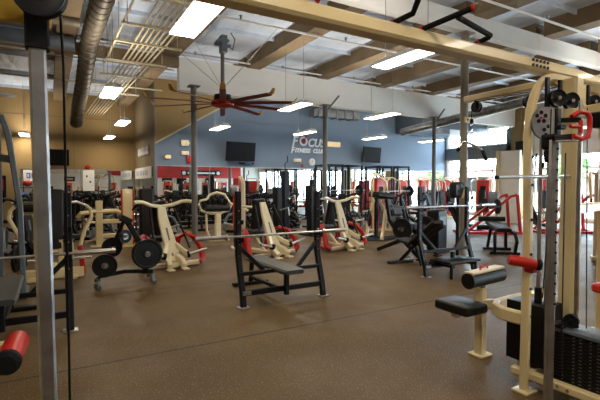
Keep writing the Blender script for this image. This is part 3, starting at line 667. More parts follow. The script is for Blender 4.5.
    B(MB().lathe([(0, 0), (.022, 0), (.026, .02), (.018, .035), (0, .036)], (3.22, 2.39, .44), (-.5, -1, 0), 14), 'adjustment_knob', 'red')
    # bracket and red pads further right
    B(MB().box((3.66, 1.62, .66), (3.85, 1.75, .73), .02), 'side_pad', 'red')
crossover()
t = thing('lat_bar', 'chrome angled lat bar on a chain at the end of the cream rear arm', 'cable attachment', (3.4, 2.67, 1.88), 0)
MB().tube([(0, 0.16, -0.05), (0, 0.07, 0.03), (0, -0.02, -0.01), (0, -0.12, -0.07), (0, -0.16, -0.16)], .014, 12).build('bar', 'chrome', t)
for a, b in (((0, 0.16, -0.05), (0.0, 0.13, -0.023333333333333334)), ((0, -0.16, -0.16), (0, -0.12, -0.07))): MB().tube([a, b], .016, 12).build('rubber_grip', 'rubber', t)
m = MB()
for i in range(5):
    z = .06+i*.03; a = (.009, 0) if i % 2 else (0, .009)
    m.tube([(a[0], a[1], z-.016), (a[0], a[1], z+.016), (-a[0], -a[1], z+.016), (-a[0], -a[1], z-.016)], .0035, 6, close=True)
m.build('chain', 'chrome', t)
MB().tube([(0, 0, .19), (0, 0, .23)], .016, 10).build('swivel', 'black', t)
t = thing('straight_bar', 'long straight steel cable bar hanging in front of the cream upright', 'cable attachment', (2.94, 1.78, 1.56), 0)
MB().tube([(-.42, 0, -.01), (.5, 0, .012)], .0125, 12).build('bar', 'steel', t)
for a, b in ((-.42, -.41), (.5, .51)): MB().tube([(a-.01, 0, -.01 if a < 0 else .012), (b, 0, -.01 if a < 0 else .012)], .0135, 12).build('end_cap', 'rubber', t)
MB().tube(arc((0, 0, .075), (.013, 0, 0), (0, 0, .045), 0, 330, 12), .004, 6).tube([(0, 0, .01), (0, 0, .035)], .007).build('carabiner', 'chrome', t)
MB().tube([(0, 0, .12), (.02, .0, .16)], .006).build('cable_end', 'black', t)

# ================================================================= BENCH STATIONS
def bench_press(label, loc, rz=0, incline=False, low=0):
    t = thing('bench_press_station', label, 'weight bench', loc, rz, 'black bench press stations')
    w_, H = 1.16, 1.42 if not incline else 1.47
    for s in (-1, 1):
        x = s*w_/2
        u_ = MB().beam([(x, -.16, 0), (x, -.13, .18), (x, -.03, .5), (x, 0, .62), (x, .0, H)], .074, .055, up=(0, 1, 0), c=.008).build('upright', 'black', t)
        MB().box((x-.07, -.22, 0), (x+.07, -.10, .014), .004).build('foot_plate', 'zinc', u_)
        hz = (.80-low, 1.02) if not incline else (1.08, 1.25)
        for z in hz: MB().beam([(x, -.03, z), (x, -.10, z+.0), (x, -.115, z+.05)], .05, .014, c=.003).build('bar_hook', 'black', u_)
        m = MB()
        for i in range(5): m.lathe([(0, 0), (.008, 0), (.008, .004), (0, .004)], (x, -.027, .62+i*.14), (0, -1, 0), 8)
        explode(m.build('rivet', 'chrome', u_))
        MB().beam([(x, 0, .74), (s*.22, -.04, .38)], .05, .045, up=(0, 1, 0), c=.008).build('brace', 'black', t)
    MB().beam([(-w_/2, -.07, .40), (w_/2, -.07, .40)], .05, .05, c=.008).build('crossbar', 'black', t)
    MB().beam([(-w_/2, -.13, .17), (w_/2, -.13, .17)], .05, .07, c=.008).build('crossbar', 'black', t)
    MB().box((-w_/2-.01, -.17, .15), (-w_/2+.10, -.158, .20)).build('maker_plate', 'zinc', t, smooth=False)
    MB().beam([(0, -.19, .38), (0, -.19, .10)], .06, .06, up=(0, 1, 0)).build('front_support', 'black', t)
    if not incline:
        MB().slab((0, -.42, .425), (0, .85, .425), .29, .06, c=.02).build('bench_pad', 'pad_grey', t)
        MB().beam([(0, -.1, .37), (0, .95, .37)], .06, .05, c=.008).build('bench_rail', 'black', t)
        MB().beam([(0, .9, .36), (0, .95, .02)], .06, .05, up=(0, 1, 0)).box((-.28, .9, 0), (.28, 1.0, .05), .01).beam([(0, .95, .12), (0, 0, .14)], .05, .05).build('rear_leg', 'black', t)
    else:
        MB().slab((-.0, .12, .86), (0, .72, .42), .28, .07, up=(0, .6, .8), c=.02).build('backrest', 'vinyl', t)
        MB().slab((0, .68, .42), (0, 1.02, .46), .3, .07, c=.02).build('seat', 'vinyl', t)
        MB().beam([(0, .0, .8), (0, .7, .36), (0, 1.05, .05)], .06, .05).beam([(0, .66, .38), (0, .5, .03)], .05, .05, up=(0, 1, 0)).box((-.3, 1.0, 0), (.3, 1.1, .05), .01).build('seat_frame', 'black', t)
        MB().box((-.42, -.50, .24), (.32, -.08, .28), .01).build('spotter_platform', 'black', t)
        for x in (-.34, .24): MB().beam([(x, -.46, .25), (x, -.46, 0)], .04, .04, up=(0, 1, 0)).beam([(x, -.46, .2), (x, 0, .2)], .04, .04).build('platform_leg', 'black', t)
    return t
def barbell(label, loc, rz=0, L_=2.15, sl=.38):
    t = thing('barbell', label, 'barbell', loc, rz, 'barbells resting on the bench stations')
    MB().tube([(-L_/2+sl, 0, 0), (L_/2-sl, 0, 0)], .0145, 12).build('shaft', 'steel', t)
    for s in (-1, 1):
        MB().tube([(s*(L_/2-sl), 0, 0), (s*L_/2, 0, 0)], .026, 16).build('sleeve', 'steel', t)
        MB().lathe([(0, -.012), (.037, -.012), (.037, .012), (0, .012)], (s*(L_/2-sl), 0, 0), (1, 0, 0), 18).build('collar', 'steel', t)
    return t
bench_press('black flat bench press station with grey pad in the middle of the floor', (2.60, 5.0, 0))
barbell('empty barbell racked on the middle bench station', (2.52, 4.90, .87))
bench_press('black bench press station cut off by the left edge of the picture', (-.42, 5.13, 0), 0, False, .08)
barbell('empty barbell on the left bench station, behind the near post', (-.47, 5.03, .79))
bench_press('black incline bench station with spotter platform, right of centre', (5.84, 5.12, 0), 0, True)
barbell('empty barbell on the incline bench station', (5.95, 5.02, 1.14), 0, 2.2)
# incline bench accessories
# ---- plates
def plate0(r=.225, th=.04, m='plate'):
    t = thing('weight_plate', '', 'weight plate', (0, 0, 0), 0, 'weight plates')
    MB().lathe([(.028, -th/2), (r*.30, -th/2), (r*.33, -th*.22), (r*.84, -th*.22), (r*.88, -th/2), (r*.98, -th/2), (r, -th*.3), (r, th*.3), (r*.98, th/2), (r*.88, th/2), (r*.84, th*.22), (r*.33, th*.22), (r*.30, th/2), (.028, th/2)], (0, 0, 0), (0, 1, 0), 36).build('disc', m, t)
    MB().lathe([(.027, -th/2-.003), (.045, -th/2-.003), (.045, th/2+.003), (.027, th/2+.003)], (0, 0, 0), (0, 1, 0), 20).build('hub_ring', 'zinc', t)
    return t
P = {}
def plate(label, loc, rz, r=.225, th=.04, group=None, tilt=0):
    k = (r, th)
    if k not in P: o = P[k] = plate0(r, th); o.location = loc; o['label'] = label
    else: o = dup(P[k], loc, rz, label)
    o.rotation_euler = (R(tilt), 0, R(rz))
    if group: o['group'] = group
    return o
def plate_tree():
    t = thing('plate_tree', 'low black A-frame plate rack loaded with round plates, left of centre', 'plate rack', (.95, 6.85, 0), 0)
    for x, s in ((-.36, -1), (.4, 1)):
        MB().beam([(x, -.02, .12), (x, -.1, .04), (x, -.16, .03)], .05, .05).beam([(x, .35, .04), (x, 0, .14)], .05, .05).build('foot', 'grey_paint', t)
    MB().beam([(-.36, 0, .17), (0, .0, .21), (.4, 0, .17)], .06, .06).build('base_bar', 'black', t)
    MB().beam([(.30, 0, .15), (.30, 0, .48), (.02, 0, 1.0)], .08, .08, up=(0, 1, 0)).build('mast', 'black', t)
    MB().beam([(-.05, 0, 1.02), (.1, 0, .94)], .1, .1, up=(0, 1, 0)).build('mast_head', 'black', t)
    MB().beam([(-.3, .1, .25), (.0, .05, .95)], .05, .05, up=(0, 1, 0)).build('mast', 'black', t)
    for x, y, z in ((.31, -.12, .47), (-.28, -.1, .33), (-.16, .28, .56), (0, .1, .75)):
        MB().tube([(x, .12+max(y, 0), z), (x, -.16, z)], .024, 12).build('plate_peg', 'steel', t)
plate_tree()
plate('largest round black plate on the front right of the low plate rack', (1.26, 6.75, .46), 8)
plate('second large black plate behind the largest one on the plate rack', (1.26, 6.81, .46), 8)
plate('medium black plate at the lower left of the low plate rack', (.67, 6.77, .33), -5, .17, .035)
plate('medium black plate standing high at the rear of the low plate rack', (.80, 7.02, .56), 10, .15, .035)
plate('small black plate at the top of the low plate rack', (.95, 6.77, .74), 20, .10, .03)

# ================================================================= PLATE-LOADED MACHINES (row of four)
def press_machine(label, loc, rz, wings=True, lean=0., cm='cream_pale', rm='red', group='cream and red plate-loaded machines'):
    t = thing('plate_loaded_press', label, 'gym machine', loc, rz, group)
    MB().beam([(0, -.12, .07), (0, .75, .07)], .14, .09, c=.015).beam([(-.5, .0, .06), (.5, .0, .06)], .09, .08, c=.015).build('base_frame', cm, t)
    for s in (-1, 1):
        MB().beam([(s*.06, .05, .22), (s*.12, -.12, .15), (s*.13, -.26, .06)], .09, .12, c=.014).box((s*.13-.06, -.34, 0), (s*.13+.06, -.2, .03), .008).build('front_foot', cm, t)
        MB().beam([(s*.5, -.02, .06), (s*.58, .0, .12), (s*.57, .06, .32), (s*.5, .2, .50), (s*.42, .36, .56), (s*.3, .5, .5), (s*.26, .62, .06)], .07, .10, up=(s*.2, -1, .1), c=.014).beam([(s*.5, -.02, .05), (s*.26, .62, .05)], .06, .06).build('side_frame', rm, t)
        MB().tube([(s*.22+lean, .25, 1.08), (s*.32, -.02, .34)], .018, 10).build('linkage_rod', 'black', t)
        MB().beam([(s*.08, .05, .42), (s*.14, -.06, .34), (s*.22, -.2, .26)], .06, .08, c=.012).build('lever_arm', cm, t)
        MB().tube([(s*.2, -.2, .25), (s*.54, -.27, .34)], .026, 12).build('weight_horn', 'steel', t)
        MB().lathe([(0, -.02), (.06, -.02), (.06, .02), (0, .02)], (s*.22, -.2, .255), (s, -.2, .25), 16).build('horn_stop', 'rubber', t)
        if wings:
            MB().tube([(lean, .3, 1.10), (s*.2+lean, .26, 1.13), (s*.35+lean, .22, 1.19), (s*.44+lean, .18, 1.2), (s*.52+lean, .14, 1.19)], .034, 12).build('press_arm', cm, t)
            MB().tube([(s*.43+lean, .18, 1.19), (s*.45+lean, .5, 1.05)], .02, 10).build('hand_grip', 'rubber', t)
    MB().sweep([(0, .0, .12), (0, .03, .3), (lean, .22, .9), (lean, .3, 1.13)], rect(.22, .07, .015), up=(0, 1, 0), scale=[1.25, 1.1, .8, .62]).build('column', cm, t)
    MB().beam([(.0, -.02, .22), (lean*.6, .135, .72)], .035, .02, up=(0, 1, 0)).build('column_slot', 'grey_paint', t)
    MB().slab((lean*1.1, .40, 1.2), (0, .56, .56), .27, .08, up=(0, 1, .2), c=.03).build('backrest', 'vinyl', t)
    MB().slab((0, .5, .46), (0, .86, .5), .3, .08, c=.03).build('seat', 'vinyl', t)
    MB().beam([(0, .3, .1), (0, .66, .42)], .06, .06).build('seat_post', cm, t)
    return t
press_machine('cream press machine with red side loop and wide wing arms, behind the plate rack', (1.90, 7.85, 0), 6, True, -.10)
t = press_machine('cream press machine with black backrest and red loops behind the middle bench', (4.04, 8.0, 0), 18, False, -.05); t.scale = (1.2, 1, 1)
t = press_machine('cream press machine with a long level cream arm, right of the middle bench', (5.98, 8.1, 0), 14, True, .0); t.scale = (1.2, 1, 1)
t = thing('chest_press_machine', 'cream and red press machine with two curved arms behind the near left post', 'gym machine', (.02, 8.0, 0), -2)
MB().beam([(-.45, -.1, .08), (.45, -.1, .08)], .12, .16, c=.015).beam([(0, -.1, .07), (0, .8, .07)], .1, .1).box((-.35, -.3, 0), (-.2, 0, .05), .01).box((.2, -.3, 0), (.35, 0, .05), .01).build('base_frame', 'cream', t)
for s in (-1, 1):
    MB().beam([(s*.50, 0, 1.16), (s*.56, 0, 1.1), (s*.58, 0, .98), (s*.46, 0, .72), (s*.40, 0, .48)], .06, .06, c=.014).build('press_arm', 'cream', t)
    MB().tube([(s*.50, 0, 1.16), (s*.36, -.05, 1.22), (s*.2, -.1, 1.21)], .022, 12).build('hand_grip', 'steel', t)
    MB().beam([(s*.40, 0, .50), (s*.42, -.02, .3), (s*.44, -.05, .04)], .08, .09, up=(0, 1, 0), c=.014).build('side_frame', 'red', t)
    MB().tube([(s*.2, -.15, .32), (s*.56, -.2, .33)], .024, 10).build('weight_horn', 'steel', t)
    MB().beam([(s*.1, .1, .1), (s*.12, .1, .6)], .06, .06, up=(0, 1, 0)).build('column', 'cream', t)
MB().slab((.03, .1, .45), (.06, .28, 1.42), .24, .1, up=(0, -1, 0), c=.03).build('backrest', 'vinyl', t)
MB().slab((-.5, .45, 1.12), (-.05, .45, 1.12), .3, .12, c=.03).build('arm_pad', 'vinyl', t)
MB().beam([(-.5, .45, 1.03), (-.05, .45, 1.03)], .1, .06).beam([(-.25, .45, 1.03), (-.25, .45, .05)], .07, .07, up=(0, 1, 0)).build('pad_support', 'cream', t)
plate('black plate on the left cream and red machine, near the left edge', (-.45, 7.6, .4), 80, .2, .04)
plate('second black plate on the left machine beside the red loop', (-.36, 7.62, .4), 80, .17, .04)

# ================================================================= FURTHER MACHINES
def selector_machine(label, loc, rz, m='red', group='selectorized machines', pads=True):
    t = thing('weight_stack_machine', label, 'gym machine', loc, rz, group)
    MB().box((-.26, -.11, .08), (.26, .11, 1.72), .03).build('stack_cover', m, t)
    MB().box((-.12, -.125, .2), (.12, -.111, 1.45)).build('window', 'black_gloss', t, smooth=False)
    MB().beam([(-.3, 0, .05), (-.3, 0, 1.7), (-.22, 0, 1.84), (.22, 0, 1.84), (.3, 0, 1.7), (.3, 0, .05)], .06, .05, up=(0, 1, 0)).build('frame', 'cream', t)
    MB().box((-.36, -.15, 0), (.36, .15, .07), .01).beam([(0, -.1, .05), (0, -1.0, .05)], .08, .07).box((-.3, -1.04, 0), (.3, -.94, .06), .01).build('base_frame', 'cream', t)
    if pads:
        MB().beam([(0, -.6, .06), (0, -.6, .42)], .07, .07, up=(0, 1, 0)).beam([(0, -.45, .1), (0, -.33, 1.1)], .06, .06, up=(0, 1, 0)).build('seat_post', 'cream', t)
        MB().slab((0, -.9, .46), (0, -.48, .46), .34, .08, c=.03).build('seat', 'vinyl', t)
        MB().slab((0, -.43, .6), (0, -.33, 1.28), .3, .09, up=(0, -1, 0), c=.03).build('backrest', 'vinyl', t)
        for s in (-1, 1):
            MB().tube([(s*.28, -.05, 1.72), (s*.42, -.3, 1.74), (s*.45, -.55, 1.62), (s*.42, -.6, 1.2)], .024, 10).build('arm', 'cream', t)
            MB().tube([(s*.42, -.6, 1.24), (s*.42, -.61, 1.04)], .022, 10).build('hand_grip', 'rubber', t)
    return t
def power_rack(label, loc, rz, w_=.62, d_=.9, H=2.28):
    t = thing('power_rack', label, 'power rack', loc, rz, 'tall black power racks by the mirrors')
    for sx in (-1, 1):
        for sy in (-1, 1):
            MB().beam([(sx*w_/2, sy*d_/2, 0), (sx*w_/2, sy*d_/2, H)], .07, .07, up=(0, 1, 0), c=.008).build('upright', 'black', t)
        MB().beam([(sx*w_/2, -d_/2, H-.03), (sx*w_/2, d_/2, H-.03)], .06, .06).beam([(sx*w_/2, -d_/2, .04), (sx*w_/2, d_/2, .04)], .06, .06).build('side_rail', 'black', t)
        MB().beam([(sx*w_/2, -d_/2-.1, .8), (sx*w_/2, d_/2, .8)], .05, .04).build('safety_arm', 'black', t)
        MB().tube([(sx*w_/2, d_/2, .4), (sx*(w_/2+.22), d_/2, .42)], .024, 8).build('storage_peg', 'steel', t)
    for sy in (-1, 1): MB().beam([(-w_/2, sy*d_/2, H-.03), (w_/2, sy*d_/2, H-.03)], .06, .06).build('top_crossbar', 'black', t)
    MB().beam([(-w_/2, d_/2, .5), (w_/2, d_/2, .5)], .06, .06).build('rear_crossbar', 'black', t)
    return t
for x, y, l in ((9.3, 13.75, 'tall black power rack just right of the middle grey column'), (10.3, 13.85, 'second black power rack from the middle grey column'),
                (11.8, 13.8, 'third black power rack, below the right wall television'), (12.7, 13.75, 'fourth and rightmost black power rack')):
    power_rack(l, (x, y, 0), 0)
for i, (x, y, z, l) in enumerate(((9.55, 13.2, 1.3, 'barbell racked in the left pair of power racks'), (12.2, 13.2, 1.25, 'barbell racked in the right pair of power racks'))):
    barbell(l, (x, y, z), 0, 2.1)
    for s in (-1, 1): plate('plate on the left end of the ' + l if s < 0 else 'plate on the right end of the ' + l, (x+s*.78, y, z), 90, .225, .04)
# flat bench inside racks
def utility_bench(label, loc, rz, m='vinyl', fm='black', L_=1.15):
    t = thing('utility_bench', label, 'weight bench', loc, rz, 'flat utility benches')
    MB().slab((0, -L_/2, .44), (0, L_/2, .44), .28, .08, c=.025).build('pad', m, t)
    MB().beam([(0, -L_/2+.1, .38), (0, L_/2-.1, .38)], .06, .05).build('rail', fm, t)
    for s in (-1, 1):
        MB().beam([(0, s*L_*.36, .37), (0, s*L_*.42, .05)], .06, .06, up=(1, 0, 0)).beam([(-.24, s*L_*.42, .035), (.24, s*L_*.42, .035)], .06, .06).build('leg', fm, t)
    return t
utility_bench('flat bench in the left power rack', (9.3, 13.3, 0), 0)
utility_bench('flat bench in front of the right power racks', (12.2, 12.5, 0), 10)
# arched black bench at right, with a bar resting across behind it
t = thing('leg_curl_bench', 'black bench with arched frame legs behind the cream upright', 'weight bench', (8.75, 6.1, 0), -42)
MB().slab((0, .7, .60), (0, -.45, .52), .34, .09, c=.03).build('pad', 'vinyl', t)
for s in (-1, 1):
    MB().beam([(s*.16, .1, .50), (s*.2, .22, .04)], .07, .06, up=(1, 0, 0)).build('leg', 'black', t)
    MB().beam([(s*.14, -.3, .5), (s*.2, -.52, .46), (s*.22, -.58, .3), (s*.2, -.5, .03)], .07, .06, up=(1, 0, 0)).build('arched_leg', 'black', t)
MB().beam([(-.3, .2, .035), (.3, .2, .035)], .06, .06).beam([(-.3, -.5, .035), (.3, -.5, .035)], .06, .06).build('floor_bar', 'black', t)
MB().tube([(-.3, .75, .68), (.3, .75, .68)], .06, 16).build('roller_pad', 'vinyl', t)
MB().tube([(-.3, .95, .45), (.3, .95, .45)], .06, 16).beam([(0, .7, .55), (0, .96, .45)], .05, .05).build('ankle_roller', 'vinyl', t)
# red leg press and red plate-loaded frames
def red_leg_press(label, loc, rz):
    t = thing('leg_press', label, 'gym machine', loc, rz, 'red plate-loaded machines')
    for s in (-1, 1):
        MB().beam([(s*.35, -.9, .06), (s*.35, .9, .06)], .09, .09).build('floor_rail', 'red', t)
        MB().beam([(s*.35, -.75, .1), (s*.3, .55, 1.15), (s*.3, .75, 1.2)], .08, .08).build('guide_rail', 'red', t)
        MB().beam([(s*.33, .75, 1.2), (s*.35, .85, .06)], .08, .08, up=(1, 0, 0)).build('rear_leg', 'red', t)
        MB().tube([(s*.3, .1, .85), (s*.62, .1, .87)], .026, 10).build('weight_horn', 'steel', t)
    for y in (-.88, 0, .88): MB().beam([(-.35, y, .06), (.35, y, .06)], .08, .08).build('cross_member', 'red', t)
    MB().slab((0, -.85, .3), (0, -1.15, .95), .42, .1, up=(0, -1, 0), c=.03).build('backrest', 'vinyl', t)
    MB().slab((0, -.8, .28), (0, -.45, .26), .42, .09, c=.03).build('seat', 'vinyl', t)
    MB().box((-.3, .15, .75), (.3, .22, 1.3), .01).build('foot_plate', 'zinc', t)
    return t
red_leg_press('red leg press frame with long floor rail, left of the cream upright', (11.6, 8.5, 0), -120)
red_leg_press('red slanted leg press seen between the silver cable posts', (13.8, 7.4, 0), -120)
plate('black plate loaded on the red leg press', (11.95, 8.85, .86), 60, .225, .04)
plate('black plate on the near side of the red leg press', (11.45, 8.05, .86), 60, .225, .04)
sel = [((16.9, 12.6, 0), -60, 'red weight stack machine with cream arch before the windows'),
       ((14.9, 14.3, 0), 0, 'red weight stack machine right of the power racks'), ((13.9, 14.6, 0), 10, 'red stack cover just right of the fourth power rack'),
       ((15.9, 14.4, 0), -10, 'wide red weight stack machine in front of the right end mirror'), ((16.9, 14.6, 0), -20, 'red weight stack machine nearest the window corner'),
       ((14.4, 6.2, 0), -70, 'red weight stack machine behind the silver cable posts'), ((9.6, 4.2, 0), -60, 'red weight stack machine at the right edge behind the cream column'),
       ((12.9, 5.4, 0), -60, 'red weight stack machine near the street windows at right'), ((16.9, 9.6, 0), -90, 'red weight stack machine beneath the tree window'),
       ((9.3, 10.9, 0), 20, 'red weight stack machine behind the black plates, centre right')]
s0 = None
for p, rz, l in sel:
    if s0 is None: s0 = selector_machine(l, p, rz)
    else: dup(s0, p, rz, l)
# behind the camera, visible only in the mirrors
for i, (x, y) in enumerate(((8.2, -3.5), (9.8, -3.4), (11.4, -3.6), (13.0, -3.5), (14.6, -3.4), (9.0, -6.0), (11.0, -6.1), (13.2, -6.0), (15.5, -6.1), (3.6, -4.2), (5.2, -4.3), (1.6, -6.0))):
    dup(s0, (x, y, 0), 180, 'red weight stack machine in the far row seen only in the mirrors', 'machines seen in the mirrors')
# cream upright machines at the left
c0 = None
def cream_tower(label, loc, rz):
    t = thing('preacher_station', label, 'gym machine', loc, rz)
    MB().beam([(0, 0, 0), (0, 0, 1.12)], .16, .1, up=(0, 1, 0)).box((-.2, -.1, 0), (.2, .1, .04), .01).build('post', 'cream', t)
    MB().beam([(-.45, .1, .72), (-.38, .04, .82), (-.1, .0, .86), (.4, .0, .86), (.55, .05, .78), (.6, .15, .66)], .10, .09).build('upper_bar', 'cream', t)
    MB().tube([(-.3, .05, .7), (-.26, .05, .6), (.3, .05, .58), (.34, .05, .68)], .03, 10).build('lower_loop', 'cream', t)
    MB().beam([(0, .02, .62), (.62, .1, .60)], .10, .10).beam([(0, .02, .26), (.62, .1, .26)], .10, .10).beam([(0, 0, .05), (0, 1.0, .05)], .08, .07).box((-.25, .95, 0), (.25, 1.05, .05), .01).build('floor_beam', 'cream', t)
    MB().slab((0, .35, .5), (0, .85, .5), .3, .09, c=.03).build('seat', 'vinyl', t)
    MB().beam([(0, .6, .06), (0, .6, .46)], .06, .06, up=(0, 1, 0)).build('seat_post', 'cream', t)
cream_tower('cream post station with curved bars, left of the tall cream panel', (1.02, 11.4, 0), 0)
t = thing('stack_enclosure', 'tall cream panel with red edges behind the plate rack', 'gym machine', (1.62, 11.1, 0), -5)
MB().box((-.11, -.1, .05), (.11, .1, 1.40), .015).build('front_panel', 'cream', t)
for s in (-1, 1): MB().box((s*.11, -.09, .05), (s*.14, .09, 1.38), .005).build('edge_trim', 'red', t)
MB().box((-.18, -.14, 0), (.18, .14, .05), .01).build('base', 'cream', t)
t = thing('padded_column', 'dark brown padded column right of the tall cream panel', 'gym machine', (2.02, 10.9, 0), 0)
MB().box((-.16, -.12, .04), (.16, .12, 1.42), .05).build('cover', 'red_dark' if 0 else 'vinyl', t); MB().box((-.2, -.16, 0), (.2, .16, .05), .01).build('base', 'black', t)
for i, (x, z) in enumerate(((0, 1.0),)): MB().box((-.05, -.125, z), (.05, -.12, z+.1)).build('label_plate', 'red', t, smooth=False)
# crown-topped machine (cream oval head with black pad)
t = thing('shoulder_press_machine', 'cream machine with oval crown head and black roller pads, left of centre', 'gym machine', (3.88, 11.1, 0), 0)
MB().beam([(.02, 0, .0), (.02, 0, .72)], .15, .12, up=(0, 1, 0)).box((-.28, -.15, 0), (.3, .15, .04), .01).build('post', 'cream_pale', t)
MB().tube([(-.5, 0, .98), (-.46, 0, 1.08), (-.28, 0, 1.12), (-.2, 0, 1.24), (0, 0, 1.30), (.22, 0, 1.24), (.3, 0, 1.1), (.42, 0, .96), (.34, 0, .82), (.1, 0, .74), (-.2, 0, .74), (-.42, 0, .82)], .035, 12, close=True).build('crown_frame', 'cream_pale', t)
MB().tube([(.36, 0, .98), (.66, -.05, .96), (.85, -.1, .78)], .034, 12).build('side_handle', 'cream_pale', t)
MB().tube([(-.3, 0, .72), (-.3, -.05, .3), (-.2, -.1, .02)], .03, 10).build('front_leg', 'cream_pale', t)
MB().tube([(-.33, -.04, .88), (.33, -.04, .88)], .085, 18).build('roller_pad', 'vinyl', t)
for i in range(4): MB().lathe([(0, -.04), (.07, -.04), (.07, .04), (0, .04)], (-.24+i*.16, 0, 1.06), (1, .3, 0), 14).build('counterweight', 'rubber', t)
# red-and-cream uprights behind the E machine
t = thing('cable_column_machine', 'tall red and cream column machine left of the cream machine behind the middle bench', 'gym machine', (3.84, 9.4, 0), -15)
MB().box((-.15, -.1, .5), (-.03, .1, 1.66), .015).build('red_cover', 'red', t)
MB().box((-.14, -.08, .04), (-.04, .08, .5), .01).build('lower_cover', 'black', t)
MB().beam([(.07, 0, 0), (.07, 0, 1.55), (.03, .1, 1.68)], .11, .1, up=(0, 1, 0) if 0 else None).build('cream_post', 'cream_pale', t)
MB().box((-.24, -.14, 1.25), (-.04, .0, 1.5), .05).build('head_guard', 'zinc', t)
MB().box((-.2, -.2, 0), (.2, .2, .05), .01).build('base', 'cream_pale', t)
MB().tube([(.05, -.05, 1.0), (.35, -.1, .98)], .03, 10).build('arm', 'cream_pale', t)
# tall black columns in the back centre
def dark_column(label, loc, h, w_=.2, top='box'):
    t = thing('cable_tower', label, 'gym machine', loc, 8, 'black cable towers at the back')
    MB().box((-w_/2, -.11, .04), (w_/2, .11, h), .04).build('column', 'black', t)
    MB().box((-.25, -.3, 0), (.25, .3, .05), .01).build('base', 'black', t)
    MB().tube([(0, -.12, h*.55), (.16, -.3, h*.6), (.16, -.34, h*.45)], .02, 8).build('handle_arm', 'steel', t)
    MB().tube([(0, 0, h-.02), (0, 0, h+.25), (.1, 0, h+.3), (.1, 0, h+.5)], .016, 8).build('top_rod', 'black', t)
dark_column('black cable tower left of the padded one at the back', (5.55, 10.8, 0), 1.45)
dark_column('black padded tower reaching the mirror top, at the back centre', (6.6, 12.3, 0), 1.95, .24)
dark_column('black cable tower right of the cream machine behind the bench', (6.75, 10.9, 0), 1.5, .26)
dark_column('slim black tower beside the middle grey column', (8.1, 13.0, 0), 1.7)
# dumbbell racks along the mirrors
def dumbbell0(r, L_):
    t = thing('dumbbell', '', 'dumbbell', (0, 0, 0), 0)
    MB().tube([(0, -L_/2, 0), (0, L_/2, 0)], .016, 8).build('handle', 'steel', t)
    for s in (-1, 1): MB().lathe([(0, s*.06), (r*.9, s*.06), (r, s*.075), (r, s*(L_/2-.01)), (r*.9, s*L_/2), (0, s*L_/2)], (0, 0, 0), (0, 1, 0), 14).build('head', 'rubber', t)
    return t
D0 = {}
def dumbbell_rack(label, x0, x1, y, rz=0):
    t = thing('dumbbell_rack', label, 'dumbbell rack', ((x0+x1)/2, y, 0), rz, 'long dumbbell racks by the mirrors'); h = (x1-x0)/2
    for s in (-1, 1): MB().beam([(s*(h-.1), -.32, .03), (s*(h-.1), .3, .03)], .08, .06).beam([(s*(h-.1), .28, .03), (s*(h-.1), .1, 1.12)], .08, .06, up=(1, 0, 0)).build('end_frame', 'black', t)
    tiers = ((-.22, .30), (-.02, .65), (.1, 1.0))
    for ty, tz in tiers: MB().beam([(-h, ty-.1, tz-.02), (h, ty-.1, tz-.02)], .04, .05).beam([(-h, ty+.1, tz+.03), (h, ty+.1, tz+.03)], .04, .05).build('shelf', 'black', t)
    names = ('bottom', 'middle', 'top')
    for k_, (ty, tz) in enumerate(tiers):
        r = (.085, .072, .055)[k_]; n = int((x1-x0)/(.26, .24, .2)[k_])
        for i in range(n):
            xx = x0+.16+i*(x1-x0-.3)/max(1, n-1)
            lab = 'round black dumbbell on the %s tier of the %s' % (names[k_], label); g = 'dumbbells, %s tier of %s' % (names[k_], label)
            loc = (xx, y+ty, tz+.01+r)
            if k_ not in D0:
                D0[k_] = dumbbell0(r, .32); D0[k_].location = loc; D0[k_]['label'] = lab; D0[k_]['group'] = g; o = D0[k_]
            else: o = dup(D0[k_], loc, 0, lab, g)
            o.rotation_euler = (R(12), 0, 0)
dumbbell_rack('long dumbbell rack under the red reflection', 3.8, 6.3, 15.2)
dumbbell_rack('dumbbell rack behind the black cable towers', 6.5, 8.6, 15.2)
dumbbell_rack('dumbbell rack on the far tan wall', .9, 3.0, 19.6)
# heavy middle zone right: black loaded machine beside the incline bench
t = thing('black_row_machine', 'dark machine with curved legs and large plates behind the incline bench', 'gym machine', (6.62, 6.6, 0), 15)
for s in (-1, 1):
    MB().beam([(s*.35, -.35, .03), (s*.38, -.2, .18), (s*.33, .1, .4), (s*.3, .4, .75)], .07, .08).box((s*.35-.1, -.42, 0), (s*.35+.1, -.3, .03), .008).build('curved_leg', 'black', t)
    MB().tube([(s*.2, .0, .6), (s*.62, -.02, .62)], .026, 10).build('weight_horn', 'steel', t)
    MB().beam([(s*.3, .4, .75), (s*.28, .5, 1.2)], .07, .06, up=(1, 0, 0)).build('upright', 'black', t)
MB().beam([(-.35, .1, .4), (.35, .1, .4)], .07, .07).beam([(0, .1, .4), (0, .9, .05)], .08, .08).build('cross_member', 'black', t)
MB().beam([(-.3, .45, 1.0), (.3, .45, 1.0)], .07, .07).build('upper_cross_member', 'black', t)
MB().slab((0, -.1, .62), (0, .4, .68), .4, .12, c=.04).build('seat', 'vinyl', t)
MB().slab((0, .42, .85), (0, .5, 1.05), .4, .12, up=(0, -1, 0), c=.04).build('chest_pad', 'vinyl', t)
MB().beam([(-.15, .7, .3), (.1, .75, .95)], .07, .07, up=(0, 1, 0)).build('cream_lever', 'cream', t)
for i, (dx, dz, l) in enumerate(((-.46, .60, 'black plate on the left horn of the dark machine'), (.45, .6, 'black plate on the right horn of the dark machine'), (.52, .6, 'outer black plate on the right horn of the dark machine'))):
    plate(l, (6.62+dx*.966, 6.6+dx*.26, dz), 105, .225, .04)
t = thing('lever_machine', 'dark lever machine with cream arms and a round plate, left of the incline bench', 'gym machine', (7.8, 9.1, 0), 0)
MB().slab((-.2, 0, 1.25), (.35, 0, 1.18), .45, .16, c=.05).build('chest_pad', 'vinyl', t)
